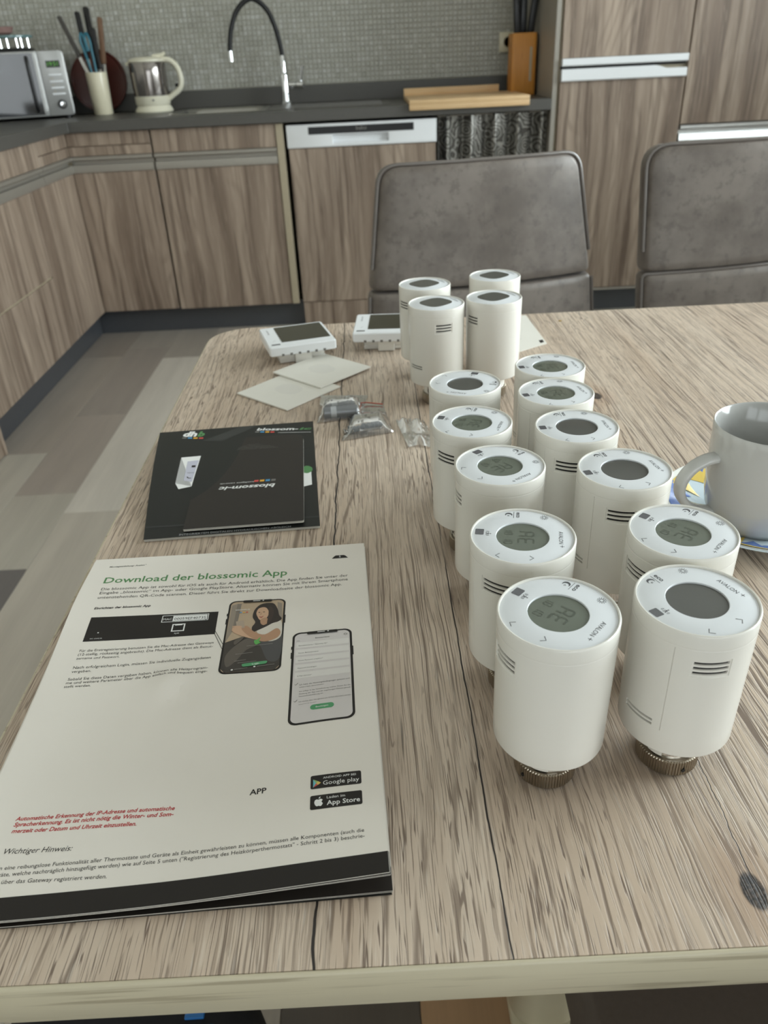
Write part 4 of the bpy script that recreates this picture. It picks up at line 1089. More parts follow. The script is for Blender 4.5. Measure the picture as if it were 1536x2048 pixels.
def head_a(name, on):
    t = thing(name, 'x', 'thermostat', (0, 0, TZ), 0, GRP)
    R = .0292
    feats = [(-45, -9, .0826, .0926, .0004), (-43.2, -10.8, .0899, .0912, .0015), (-43.2, -10.8, .0870, .0883, .0015), (-43.2, -10.8, .0841, .0854, .0015),
             (-106, -71, .0475, .0485, .0014), (-106, -71, .0449, .0459, .0014), (-62.15, -61.85, .0435, .0975, .0004)]
    finish(head_shell(R, .0282, HA, feats, .0985), 'housing', M_WHITE, t, smooth=32, local=True)
    for z in (.0841, .0870, .0899): finish(arc_strip(R - .0016, -43.1, -10.9, z, z + .0013), 'vent_slot', M_DARKGAP, t, smooth=0, local=True)  # dark strips at the slot bottoms paint in the shade inside the slots
    for z in (.0449, .0475): finish(arc_strip(R - .0019, -105.9, -71.1, z, z + .0010), 'vent_slot', M_DARKGAP, t, smooth=0, local=True)
    zf = HA - .0009
    finish(B().lathe([(R - .0015, zf - .0002), (R - .0019, zf), (.0147, zf), (.0145, zf - .0002), (.0145, zf - .0012)], 72), 'faceplate', M_FACE, t, smooth=40, local=True)
    ds = finish(B().lathe([(.01448, zf - .0009), (.0135, zf - .00085), (0, zf - .00085)], 56), 'display', M_LCD if on else M_LCDOFF, t, local=True)
    pr = Print(lambda a, c: (a, c, zf + .00007))
    pr.text('AVALON', (-.0067, .0196), (.0058, .0196), up=1, h=.0034)
    pr.line([(.0072, .0213), (.0094, .0213)], .0003); pr.line([(.0083, .0202), (.0083, .0224)], .0003)
    pr.text('eco', (-.0252, -.0040), (-.0194, -.0040), up=1, bold=.02, h=.0037)
    pr.line([(-.0256, -.0055), (-.0188, -.0055)], .00025)
    m = [(-.0222 + .0021 * math.cos(a), -.0084 + .0021 * math.sin(a)) for a in [math.radians(60 + 250 * k / 18) for k in range(19)]]
    m2 = [(-.0214 + .0016 * math.cos(a), -.0084 + .0017 * math.sin(a)) for a in [math.radians(60 + 230 * k / 18) for k in range(19)]]
    V = m + m2; pr.add(V, [(k, k + 1, 20 + k, 19 + k) for k in range(18)])
    pr.line([(-.0216, -.0088), (-.0208, -.0080)], .0003); pr.line([(-.0212, -.0092), (-.0204, -.0086)], .0003)
    sx, sy = -.0208, .0117
    c = [(sx + .00105 * math.cos(2 * PI * k / 20), sy + .00105 * math.sin(2 * PI * k / 20)) for k in range(21)]; pr.line(c, .00028)
    for k in range(12):
        a = 2 * PI * k / 12; pr.line([(sx + .0014 * math.cos(a), sy + .0014 * math.sin(a)), (sx + .0024 * math.cos(a), sy + .0024 * math.sin(a))], .00028)
    pr.line([(.0186, -.0117), (.0206, -.0138), (.0226, -.0117)], .0004)      # down
    pr.line([(.0193, .0042), (.0213, .0063), (.0233, .0042)], .0004)          # up
    # walking figure with waves
    fx, fy = -.0008, -.0193
    pr.line([(fx, fy + .0012), (fx + .0003, fy + .0002), (fx + .0009, fy - .0011)], .0004); pr.line([(fx + .0003, fy + .0002), (fx - .0008, fy - .0011)], .0004); pr.line([(fx - .0009, fy + .0003), (fx, fy + .0007), (fx + .0010, fy + .0003)], .0003)
    pr.poly([(fx + .0002 + .0004 * math.cos(2 * PI * k / 8), fy + .0017 + .0004 * math.sin(2 * PI * k / 8)) for k in range(8)])
    for s in (-1, 1):
        for r in (.0017, .0023): pr.line([(fx + s * r * math.cos(a), fy + r * .7 * math.sin(a)) for a in (-.6, -.2, .2, .6)], .0002)
    ink(pr, 'printed_symbols', M_MARK, t, local=True)
    finish(B().prism(rrect(-.0049, .0009, -.0262, -.0214, .0006, 3), zf - .0004, zf + .00008), 'sensor_window', M_SENSOR, t, smooth=0, local=True)['label'] = 'small dark motion sensor window'
    if on:
        pr = Print(lambda a, c: (a, c, zf - .00078))
        digits(pr, 'AE', -.0062, -.0022, .0050, .0082, .0011, .0022)
        digits(pr, '18', -.0082, -.0098, .0024, .0042, .0006, .0012); digits(pr, '10', .0012, -.0098, .0024, .0042, .0006, .0012)
        ink(pr, 'display_digits', M_LCDSEG, ds, local=True)
    ring_and_neck(t, .0282)
    return t
A_ON = head_a('thermostat_head', True)
A_OFF = head_a('thermostat_head', False)
used = set()
def put_a(x, y, deg, on, label):
    src = A_ON if on else A_OFF
    if on not in used:
        used.add(on); src.location = (x, y, TZ); src.rotation_euler = (0, 0, math.radians(deg)); src['label'] = label; return src
    return dup(src, (x, y, TZ), math.radians(deg), label)
put_a(1.3085, -3.2912, -133, True, 'front left thermostat head with digits on its round display, its plain side facing the camera')
put_a(1.3764, -3.2870, -65, False, 'front right thermostat head with a blank round display and a vent facing the camera')
put_a(1.3040, -3.2230, -101.7, True, 'second thermostat head from the front in the left column, vent facing front left')
put_a(1.3915, -3.2268, -135, True, 'second thermostat head from the front in the right column, nearest the saucer')
put_a(1.3818, -3.1513, -80, False, 'thermostat head beside the mug handle with a blank display')
put_a(1.3050, -3.1375, -145.5, True, 'third thermostat head from the front in the left column, vent slots wrapping its left edge')
put_a(1.3678, -3.0842, -87, False, 'fourth thermostat head from the front in the right column, with a blank display')
put_a(1.2956, -3.0680, -112, True, 'fourth thermostat head from the front in the left column, vent facing the camera')
put_a(1.3672, -3.0203, -80, True, 'second rearmost round-display thermostat head in the right column, digits on its display')
put_a(1.2996, -2.9920, -202, False, 'rearmost round-display thermostat head in the left column, turned so its writing reads upside down')
put_a(1.3751, -2.9618, -86, True, 'rearmost round-display thermostat head in the right column, in front of the loose paper slip')

def head_b(name):
    t = thing(name, 'x', 'thermostat', (0, 0, TZ), 0, GRP)
    R = .0298
    feats = [(-18, 18, .0850, .0952, .0004), (-16, 16, .0929, .0941, .0015), (-16, 16, .0899, .0911, .0015), (-16, 16, .0869, .0881, .0015), (-84, -48, .0470, .0480, .0014), (-84, -48, .0445, .0455, .0014)]
    finish(head_shell(R, .0258, HB, feats, .1008), 'housing', M_WHITE, t, smooth=32, local=True)
    for z in (.0869, .0899, .0929): finish(arc_strip(R - .0016, -15.9, 15.9, z, z + .0012), 'vent_slot', M_DARKGAP, t, smooth=0, local=True)  # slot shade put in as dark strips, as on the other heads
    for z in (.0445, .0470): finish(arc_strip(R - .0019, -83.9, -48.1, z, z + .0010), 'vent_slot', M_DARKGAP, t, smooth=0, local=True)
    zf = HB - .0009
    finish(B().lathe([(R - .0015, zf - .0002), (R - .0019, zf), (0, zf)], 72), 'faceplate', M_FACE, t, smooth=40, local=True)
    ring_and_neck(t, .0258)
    return t, zf
HBP, ZFB = head_b('slim_thermostat_head')
def squircle(cx, cy, a, b, rot, p=2.6, n=48):
    out = []
    for k in range(n):
        th = 2 * PI * k / n; c, s = math.cos(th), math.sin(th)
        x = a * math.copysign(abs(c) ** (2 / p), c); y = b * math.copysign(abs(s) ** (2 / p), s)
        out.append((cx + x * math.cos(rot) - y * math.sin(rot), cy + x * math.sin(rot) + y * math.cos(rot)))
    return out
def fit_top(root, rz):
    # display, slider mark and lettering line, turned with the head; rz keeps them readable from its front
    M = Matrix.Rotation(rz, 4, 'Z')
    d = B().prism(squircle(0, .0040, .0158, .0148, math.radians(38), 3.0), ZFB - .0002, ZFB + .00012).xf(M)
    finish(d, 'display', M_LCDOFF, root, smooth=0, local=True)['label'] = 'dark rounded square display'
    pr = Print(lambda a, c: tuple(M @ Vector((a, c, ZFB + .00008))))
    pr.line([(.0165, .0185), (.0235, .0035)], .0016); pr.line([(.0205, .0155), (.0225, .011)], .0007)
    for k in range(3): pr.line([(-.012 + .004 * k, -.0205), (-.0105 + .004 * k, -.0205)], .0006)
    ink(pr, 'printed_symbols', M_LMARK, root, local=True)
heads_b = []
def put_b(i, x, y, deg, label):
    r = dup(HBP, (x, y, TZ), math.radians(deg), label) if i else HBP
    r.location = (x, y, TZ); r.rotation_euler = (0, 0, math.radians(deg)); r['label'] = label
    heads_b.append((r, math.radians(-deg)))
put_b(0, 1.2958, -2.7680, -79, 'slim square-display thermostat head, front left of the rear four, vent facing the camera')
put_b(1, 1.3588, -2.7570, -150, 'slim square-display thermostat head, front right of the rear four, beside the paper slip')
put_b(2, 1.2894, -2.6880, -152, 'slim square-display thermostat head, rear left of the rear four, beside a wall thermostat')
put_b(3, 1.3735, -2.6660, -120, 'slim square-display thermostat head, rear right of the rear four, mostly hidden')
for r, a in heads_b: fit_top(r, a)
# ---------------------------------------------------------------- printed booklet in front (open at a page)
BX, BY, BA = 1.0017, -3.0724, 0.037
def lift(u, v):
    s = max(0.0, v / .297)
    return (.012 * s * s * max(0.0, (u - .05) / .16) ** 1.5 + .0055 * math.exp(-((v - .06) / .06) ** 2) * max(0.0, 1 - u / .15) ** 1.2
            + .0015 * math.exp(-((v - .25) / .05) ** 2) * max(0.0, 1 - u / .1))
def crease(u, v):
    d = math.hypot((u - .081) / .010, (v - .146) / .012)
    return .0026 * math.exp(-d * d) - .0017 * math.exp(-(((u - .090) / .012) ** 2 + ((v - .158) / .016) ** 2)) + .0010 * math.sin(u * 60 + v * 14) * math.exp(-((v - .2) / .07) ** 2)
def page(u, v, k=1.0, dz=0.0):
    x = BX + math.cos(BA) * u + math.sin(BA) * v; y = BY + math.sin(BA) * u - math.cos(BA) * v
    return (x, y, TZ + .0006 + k * (.0039 + lift(u, v) + crease(u, v)) + dz)
def sheet(fn, w, h, nu, nv, thick=.00018, u0=0.0):
    b = B(); b.grid(lambda a, c: fn(u0 + (w - u0) * a, h * c), nu, nv); o = len(b.v)
    b.v += [(x, y, z - thick) for x, y, z in b.v]
    b.f += [tuple(reversed([i + o for i in f])) for f in list(b.f)]
    for i in range(nu): b.f += [(i, o + i, o + i + 1, i + 1), (nv * (nu + 1) + i, nv * (nu + 1) + i + 1, o + nv * (nu + 1) + i + 1, o + nv * (nu + 1) + i)]
    for j in range(nv): b.f += [(j * (nu + 1), (j + 1) * (nu + 1), o + (j + 1) * (nu + 1), o + j * (nu + 1)), (j * (nu + 1) + nu, o + j * (nu + 1) + nu, o + (j + 1) * (nu + 1) + nu, (j + 1) * (nu + 1) + nu)]
    return b
bk = thing('instruction_booklet', 'white instruction booklet with German text and phone pictures, largest paper in the foreground', 'booklet', (BX + .1, BY - .15, TZ))
finish(sheet(lambda u, v: page(u, v, .0, .0003), .2101, .2972, 8, 12, .0006), 'back_cover', M_COVER, bk, smooth=60)['label'] = 'black back cover'
for i, (k, ex) in enumerate(((.10, .0008), (.16, .0010), (.90, .0003), (.95, .0005))):
    sh = finish(sheet(lambda u, v: page(u, v, k), .2097 + ex, .2968 + ex * .3, 24, 34), 'page', M_PAPER, bk, smooth=60)
    pr = Print(lambda u, v: page(u, v, k, .00006)); pr.quad2((0, .2845), (.2096 + ex, .2845), (.2096 + ex, .29675 + ex * .3), (0, .29675 + ex * .3), 24, 2); ink(pr, 'black_footer_band', M_INK, sh)
finish(sheet(lambda u, v: page(u, v), .2098, .2966, 84, 120), 'top_page', M_PAPER, bk, smooth=60)
finish(B().tube([page(-.0004, .001 + .2955 * j / 20, .55) for j in range(21)], .0016, 8), 'spine_fold', M_PAPER, bk, smooth=60)
PG = lambda u, v: page(u / 1000, v / 1000, 1.0, .00008)
pr = Print(PG); pr.quad2((0.3, 284.7), (209.6, 284.7), (209.6, 296.4), (0.3, 296.4), 84, 5); ink(pr, 'black_footer_band', M_INK, bk)
pr = Print(PG); pr.text('Download der blossomic App', (14.5, 36.0), (150.7, 37.0), bold=.012); ink(pr, 'green_heading', M_GREEN, bk)['label'] = 'large green heading'
pr = Print(PG)
def T(s, x0, y0, x1, y1, **k): pr.text(s, (x0, y0), (x1, y1), **k)
T('Montageanleitung: Avalon⁺', 13.5, 13.3, 41.4, 13.0, bold=.015, shear=.2)
T('Die blossomic App ist sowohl für iOS als auch für Android erhältlich. Die App finden Sie unter der', 15.3, 45.6, 196.2, 44.4)
T('Eingabe „blossomic“ im App- oder Google PlayStore. Alternativ können Sie mit Ihrem Smartphone', 15.5, 50.6, 196.1, 49.4)
T('untenstehenden QR-Code scannen. Dieser führt Sie direkt zur Downloadseite der blossomic App.', 15.6, 56.2, 191.5, 55.2)
T('Einrichten der blossomic App', 16.2, 68.6, 55.5, 67.8, bold=.03, shear=.15)
T('Für die Erstregistrierung benutzen Sie die Mac-Adresse des Gateways', 16.9, 111.4, 105.1, 111.5)
T('(12-stellig, rückseitig angebracht). Die Mac-Adresse dient als Benut-', 16.8, 114.9, 105.0, 115.3)
T('zername und Passwort.', 16.7, 118.4, 44.5, 118.6)
T('Nach erfolgreichem Login, müssen Sie individuelle Zugangsdaten', 16.8, 126.9, 105.0, 126.3)
T('vergeben.', 16.8, 130.4, 29.0, 130.3)
T('Sobald Sie diese Daten vergeben haben, können alle Heizprogram-', 16.2, 137.2, 104.4, 135.9)
T('me und weitere Parameter über die App einfach und bequem einge-', 15.9, 140.3, 104.4, 139.1)
T('stellt werden.', 15.6, 143.4, 32.0, 143.2)
T('Wichtiger Hinweis:', 19.5, 261.0, 53.6, 262.5, shear=.2)
T('Um eine reibungslose Funktionalität aller Thermostate und Geräte als Einheit gewährleisten zu können, müssen alle Komponenten (auch die', 17.6, 269.9, 198.9, 271.8, h=3.1)
T('Geräte, welche nachträglich hinzugefügt werden) wie auf Seite 5 unten ("Registrierung des Heizkörperthermostats" - Schritt 2 bis 3) beschrie-', 17.6, 273.5, 199.0, 275.2, h=3.1)
T('ben, über das Gateway registriert werden.', 17.6, 277.2, 74.9, 279.6, h=3.1)
T('APP', 139.7, 239.2, 148.6, 239.2, bold=.02)
ink(pr, 'black_text', M_INK, bk)
pr = Print(PG)
T('Automatische Erkennung der IP-Adresse und automatische', 18.7, 241.3, 101.2, 243.5, bold=.022, shear=.18)
T('Spracherkennung. Es ist nicht nötig die Winter- und Som-', 19.0, 244.9, 101.2, 247.2, bold=.022, shear=.18)
T('merzeit oder Datum und Uhrzeit einzustellen.', 19.3, 248.8, 83.1, 251.3, bold=.022, shear=.18)
ink(pr, 'red_text', M_RED, bk)['label'] = 'three lines of bold red text'
# page number tab
pr = Print(PG); pr.poly([(184.5, 19.2), (197.0, 19.2), (195.2, 16.2), (193.8, 15.0), (187.6, 15.0), (186.3, 16.2)]); tb = ink(pr, 'page_number_tab', M_INK, bk)
PG2 = lambda u, v: page(u / 1000, v / 1000, 1.0, .00014)
PG3 = lambda u, v: page(u / 1000, v / 1000, 1.0, .00020)
PG4 = lambda u, v: page(u / 1000, v / 1000, 1.0, .00026)
pr = Print(PG2); T('5', 190.0, 18.2, 191.4, 18.2); ink(pr, 'page_number', M_INKWHITE, tb)
# gateway picture
pr = Print(PG); pr.quad2((16.6, 77.4), (104.5, 77.4), (104.8, 101.8), (16.7, 101.8), 14, 4); gw = ink(pr, 'gateway_picture', M_INK, bk)
pr = Print(PG2)
def frame(x0, y0, x1, y1, w):
    pr.quad2((x0, y0), (x1, y0), (x1, y0 + w), (x0, y0 + w)); pr.quad2((x0, y1 - w), (x1, y1 - w), (x1, y1), (x0, y1)); pr.quad2((x0, y0 + w), (x0 + w, y0 + w), (x0 + w, y1 - w), (x0, y1 - w)); pr.quad2((x1 - w, y0 + w), (x1, y0 + w), (x1, y1 - w), (x1 - w, y1 - w))
frame(66.0, 79.0, 98.2, 86.2, .5); pr.quad2((73.6, 79.9), (97.2, 79.9), (97.2, 85.3), (73.6, 85.3), 3, 1)
T('MAC', 67.0, 84.0, 73.0, 84.0); frame(74.3, 88.6, 83.2, 96.4, .9)
pr.poly([(76.2, 89.5), (81.2, 89.5), (81.2, 90.2), (76.2, 90.2)])
T('RJ45', 77.0, 99.0, 80.2, 99.0); T('DC 12V/0.3A', 21.0, 99.8, 29.0, 99.8); pr.quad2((24.6, 93.2), (25.5, 93.2), (25.5, 94.1), (24.6, 94.1))
ink(pr, 'white_markings', M_INKWHITE, gw)
pr = Print(PG3); T('00059EF40735', 74.6, 84.4, 96.4, 84.4)
pr.line([(96.0, 84.6), (103.0, 98.0), (114.0, 124.0)], .35); pr.line([(97.8, 86.0), (104.6, 98.6), (114.2, 119.0)], .35)
ink(pr, 'black_markings', M_INK, gw)
# phone pictures
def phone(x0, y0, x1, y1, r, bez, body_name, scr):
    pr = Print(PG2, 5); pr.poly(rrect(x0, x1, y0, y1, r, 8))
    pr.quad2((x0 - .6, y0 + 14), (x0, y0 + 14), (x0, y0 + 17), (x0 - .6, y0 + 17)); pr.quad2((x0 - .6, y0 + 20), (x0, y0 + 20), (x0, y0 + 26), (x0 - .6, y0 + 26)); pr.quad2((x1, y0 + 19), (x1 + .6, y0 + 19), (x1 + .6, y0 + 28), (x1, y0 + 28))
    ph = ink(pr, body_name, M_INK, bk)
    pr = Print(PG3, 5); pr.poly(rrect(x0 + bez, x1 - bez, y0 + bez, y1 - bez, r - bez * .7, 8)); ink(pr, 'screen_picture', scr, ph)
    return ph
INK = {}
def inkc(name, *rgb):
    if name not in INK: INK[name] = plain(name, lin(*rgb), .4, var=.02)
    return INK[name]
P1 = (111.3, 66.4, 151.2, 142.6)
ph = phone(*P1, 5.0, 1.3, 'phone_picture', inkc('picture_beige', 186, 164, 138))
sx0, sy0, sw, sh_ = 112.6, 67.7, 37.3, 73.6
lay = 0
def shape(pts, mat, name='picture_shape', smooth=True):
    """pts in screen fractions (s right, t down); each layer a hair above the last"""
    global lay
    lay += 1; dz = .00022 + lay * .000012
    fn = lambda u, v: page(u / 1000, v / 1000, 1.0, dz)
    q = smoothpoly(pts, 4) if smooth else pts
    pr = Print(fn, 5); pr.poly([(sx0 + s * sw, sy0 + t_ * sh_) for s, t_ in q]); return ink(pr, name, mat, ph)
shape([(.02, .05), (.12, .03), (.10, .45), (.0, .60)], inkc('picture_curtain', 150, 138, 124), smooth=False)
shape([(.12, .03), (.20, .03), (.16, .44), (.10, .45)], inkc('picture_curtain2', 128, 118, 108), smooth=False)
shape([(.88, .03), (.97, .06), (.99, .30), (.90, .30)], inkc('picture_curtain', 150, 138, 124), smooth=False)
shape([(0, .60), (.30, .53), (.62, .50), (1.0, .46), (1.0, .95), (.93, .999), (.07, .999), (0, .95)], inkc('picture_dark', 62, 56, 50), smooth=False)
shape([(.04, .82), (.10, .72), (.28, .60), (.48, .54), (.62, .58), (.58, .66), (.40, .72), (.24, .86), (.10, .93)], inkc('picture_jeans', 96, 88, 80))
shape([(.55, .56), (.80, .50), (1.0, .48), (1.0, .85), (.80, .88), (.66, .70)], inkc('picture_jeans2', 78, 76, 76))
shape([(.58, .36), (.72, .31), (.90, .30), (.99, .36), (.99, .56), (.80, .62), (.62, .55), (.54, .44)], inkc('picture_top', 216, 208, 196))
shape([(.70, .04), (.82, .06), (.90, .16), (.93, .24), (.985, .30), (.92, .34), (.82, .36), (.72, .40), (.60, .44), (.48, .47), (.45, .40), (.50, .33), (.44, .25), (.46, .14), (.56, .06)], inkc('picture_hair', 46, 36, 30))
shape([(.54, .12), (.66, .11), (.73, .18), (.72, .25), (.66, .30), (.58, .30), (.53, .25), (.50, .19)], inkc('picture_skin', 206, 168, 138))
shape([(.60, .29), (.70, .27), (.74, .34), (.66, .38), (.60, .35)], inkc('picture_skin2', 182, 142, 112))
shape([(.555, .245), (.60, .252), (.645, .24), (.60, .272)], inkc('picture_lips', 168, 92, 80))
for ex, ey in ((.555, .185), (.64, .182)): shape([(ex - .022, ey), (ex, ey - .006), (ex + .022, ey), (ex, ey + .005)], inkc('picture_hair', 46, 36, 30))
shape([(.595, .19), (.605, .19), (.59, .222), (.572, .222)], inkc('picture_skin2', 182, 142, 112))
shape([(.73, .10), (.82, .16), (.80, .30), (.72, .36), (.73, .24)], inkc('picture_hair2', 60, 46, 38))
shape([(.10, .40), (.22, .38), (.34, .44), (.50, .50), (.62, .53), (.60, .59), (.44, .56), (.28, .52), (.12, .46)], inkc('picture_skin', 206, 168, 138))
shape([(.26, .40), (.36, .38), (.50, .47), (.70, .52), (.90, .44), (.98, .50), (.92, .58), (.70, .62), (.48, .56), (.32, .47)], inkc('picture_skin2', 182, 142, 112))
shape([(.14, .305), (.28, .295), (.32, .40), (.18, .42)], inkc('picture_phone', 176, 158, 140), smooth=False)
for k in range(4): shape([(.08, .375 + .02 * k), (.16, .368 + .02 * k), (.26, .378 + .02 * k), (.25, .393 + .02 * k), (.14, .390 + .02 * k)], inkc('picture_skin', 206, 168, 138))
shape([(.16, .60), (.22, .56), (.34, .535), (.20, .64)], inkc('picture_jeans', 96, 88, 80))
shape([(.52, .60), (.58, .585), (.63, .555), (.61, .61), (.64, .63), (.58, .655), (.54, .645)], inkc('picture_leaf', 92, 170, 84))
for s0, s1, t_ in ((.40, .86, .667), (.22, .52, .770), (.22, .42, .862), (.28, .60, .888), (.24, .46, .968), (.62, .92, .945)):
    shape([(s0, t_), (s1, t_ - .012), (s1, t_ - .008), (s0, t_ + .005)], inkc('picture_grey', 150, 146, 140), 'picture_line', False)
shape([(.36, .915), (.40, .903), (.74, .885), (.79, .893), (.78, .912), (.74, .923), (.42, .942), (.37, .934)], M_GREEN2, 'login_button')
for s_, t_ in ((.20, .975), (.58, .950)): shape([(s_ + .020 * math.cos(a), t_ + .009 * math.sin(a)) for a in [2 * PI * k / 10 for k in range(10)]], M_INKWHITE, 'white_dot', False)
lay += 1; z1_ = .00022 + lay * .000012
pr = Print(lambda u, v: page(u / 1000, v / 1000, 1.0, z1_)); pr.text('blossom-ic', (116.6, 78.2), (126.5, 78.0)); pr.text('Login', (132.6, 135.8), (137.0, 135.4)); ink(pr, 'white_lettering', M_INKWHITE, ph)
for q, m_ in ((124.0, M_SWRED), (121.8, M_SWYEL), (119.6, M_SWBLUE)):
    pr = Print(lambda u, v: page(u / 1000, v / 1000, 1.0, z1_)); pr.quad2((q, 80.0), (q + 1.4, 80.0), (q + 1.4, 81.0), (q, 81.0)); ink(pr, 'colour_square', m_, ph)
def notch(x0, x1, y, root):
    pr = Print(lambda u, v: page(u / 1000, v / 1000, 1.0, .0008), 5); pr.poly(rrect(x0, x1, y, y + 2.6, .9, 3)); ink(pr, 'notch', M_INK, root)
    pr = Print(lambda u, v: page(u / 1000, v / 1000, 1.0, .00086)); pr.line([(x0 + 7, y + 1.1), (x0 + 12, y + 1.1)], .6); pr.poly([(x0 + 14.2 + .55 * math.cos(2 * PI * k / 10), y + 1.0 + .55 * math.sin(2 * PI * k / 10)) for k in range(10)]); ink(pr, 'speaker_and_lens', M_INKWHITE, root)
notch(121.0, 141.5, 66.9, ph)
ph2 = phone(157.6, 106.6, 197.2, 192.6, 5.2, 1.5, 'phone_picture', M_INKPALE)
notch(167.2, 187.8, 107.2, ph2)
pr = Print(PG4, 5)
for k in range(5): pr.poly(rrect(160.2, 195.0, 117.0 + 7.4 * k, 122.6 + 7.4 * k, .6, 2))
ink(pr, 'form_fields', inkc('field_white', 228, 224, 220), ph2)
pr = Print(lambda u, v: page(u / 1000, v / 1000, 1.0, .00032))
T('Benutzerdaten', 172.8, 114.4, 182.4, 114.2, bold=.02)
for s, k, w_ in (('Benutzername / Gateway-ID*', 0, 19), ('Neues Benutzername', 1, 13), ('Neues Passwort eingeben*', 2, 16), ('Passwort bestätigen', 3, 12), ('E-Mail Adresse*', 4, 9)): T(s, 162.0, 121.0 + 7.4 * k, 162.0 + w_, 120.8 + 7.4 * k)
T('Ich habe die Nutzungsbedingungen gelesen und', 163.6, 158.8, 194.6, 158.2); T('erkläre mich einverstanden.', 163.6, 161.0, 178.8, 160.7)
T('Ich willige in die Verarbeitung meiner Daten für die', 163.6, 164.8, 195.0, 164.2); T('Nutzung der App und der zugehörigen Dienste gemäß', 163.6, 167.0, 194.8, 166.4); T('Datenschutzerklärung ein.', 163.6, 169.2, 178.5, 168.9)
T('Ich möchte über Neuigkeiten per E-Mail informiert werden', 163.6, 173.8, 195.0, 173.2); T('und abonniere den Newsletter.', 163.6, 176.0, 174.5, 175.7)
for yy in (158.0, 173.0): pr.line([(160.6, yy - .6), (161.3, yy + .2), (162.6, yy - 1.6)], .4)
pr.line([(160.4, 115.5), (162.6, 115.5)], .25); pr.line([(193.0 + 1.0 * math.cos(2 * PI * k / 12), 112.6 + .8 * math.sin(2 * PI * k / 12)) for k in range(13)], .35)
ink(pr, 'small_text', M_INKGREY, ph2)
pr = Print(PG4, 5); pr.poly(rrect(170.6, 184.8, 177.4, 181.8, 2.1, 6)); ink(pr, 'green_button', M_GREEN2, ph2)
pr = Print(lambda u, v: page(u / 1000, v / 1000, 1.0, .00032)); pr.text('Bestätigen', (174.0, 180.3), (181.4, 180.1)); ink(pr, 'button_text', M_INKWHITE, ph2)
# shop badges
for y0, small, big, sx in ((232.6, 'ANDROID APP BEI', 'Google play', 178.6), (245.9, 'Laden im', 'App Store', 180.6)):
    pr = Print(PG2, 5); pr.poly(rrect(172.0, 198.8, y0, y0 + 8.9, 1.0, 4)); bd = ink(pr, 'shop_badge', M_INK, bk)
    pr = Print(PG3); pr.text(small, (sx, y0 + 2.9), (196.0 if y0 < 240 else 190.0, y0 + 2.9), asp=.9); pr.text(big, (sx, y0 + 7.0), (197.6, y0 + 7.0), bold=.0 if y0 < 240 else .012); ink(pr, 'badge_text', M_INKWHITE, bd)
    if y0 < 240:
        for pts, m_ in (([(173.4, 235.2), (173.4, 240.6), (174.9, 237.9)], inkc('badge_cyan', 110, 190, 204)), ([(173.4, 235.2), (174.9, 237.9), (176.0, 236.7)], inkc('badge_green', 140, 176, 110)), ([(173.4, 240.6), (174.9, 237.9), (176.0, 239.1)], inkc('badge_red', 206, 92, 84)), ([(176.0, 236.7), (174.9, 237.9), (176.0, 239.1), (177.5, 237.9)], inkc('badge_yellow', 222, 190, 96))):
            pr = Print(PG3); pr.poly(pts); ink(pr, 'play_triangle', m_, bd)
    else:
        pr = Print(PG3); ax, ay = 176.4, 250.6
        pr.poly(smoothpoly([(ax - .1, ay - 1.7), (ax + .9, ay - 2.1), (ax + 2.0, ay - 1.5), (ax + 1.45, ay - .3), (ax + 2.1, ay + .9), (ax + 1.2, ay + 2.4), (ax + .4, ay + 2.3), (ax - .1, ay + 2.15), (ax - .7, ay + 2.35), (ax - 1.5, ay + 1.9), (ax - 2.2, ay + .2), (ax - 1.9, ay - 1.4), (ax - 1.0, ay - 2.0)], 4))
        pr.poly([(ax - .1, ay - 2.3), (ax + .2, ay - 3.2), (ax + .95, ay - 3.6), (ax + .8, ay - 2.7)]); ink(pr, 'fruit_emblem', M_INKWHITE, bd)

# ---------------------------------------------------------------- two black booklets lying on each other
def patch(tl, tr, br, bl, bulge=0.0):
    def fn(a, c):
        p = [(1 - c) * ((1 - a) * tl[i] + a * tr[i]) + c * ((1 - a) * bl[i] + a * br[i]) for i in range(3)]
        p[2] += bulge * math.sin(PI * c) * (1 - a) ** 2
        return p
    return fn
d1 = patch((1.0033, -2.8482, .7625), (1.1587, -2.8170, .7530), (1.1753, -3.0321, .7530), (1.0302, -3.0400, .7530), .004)
bk2 = thing('black_brochure', 'larger black brochure with a white device pictured, lying under the small dark booklet', 'brochure', (1.09, -2.93, TZ))
def pstack(fn, n, dz, mat, root, nm, nu=16, nv=16, thick=.0004, inset=0.0):
    for k in range(n):
        f2 = lambda a, c: (lambda p: (p[0], p[1], TZ + .0004 + (p[2] - TZ - .0004) * (k + 1) / n + dz))(fn(inset + a * (1 - 2 * inset), inset + c * (1 - 2 * inset)))
        finish(sheet(lambda u, v: f2(u, v), 1, 1, nu, nv, thick), nm, mat, root, smooth=60)
pstack(d1, 3, -.0004, M_PAPEREDGE, bk2, 'page', inset=.002)
finish(sheet(lambda u, v: d1(u, v), 1, 1, 20, 20, .0003), 'cover', M_COVER, bk2, smooth=60)
def inv_patch(fn, x, y):
    a = c = .5
    for _ in range(30):
        p = fn(a, c); e_ = 1e-4; pa = fn(a + e_, c); pc = fn(a, c + e_)
        J = Matrix((((pa[0] - p[0]) / e_, (pc[0] - p[0]) / e_), ((pa[1] - p[1]) / e_, (pc[1] - p[1]) / e_)))
        d = J.inverted() @ Vector((x - p[0], y - p[1])); a += d.x; c += d.y
    return a, c
def onto(fn, dz):
    def f(x, y):
        a, c = inv_patch(fn, x, y); p = fn(a, c); return (x, y, p[2] + dz)
    return f
D1 = onto(d1, .00015); D1b = onto(d1, .00022)
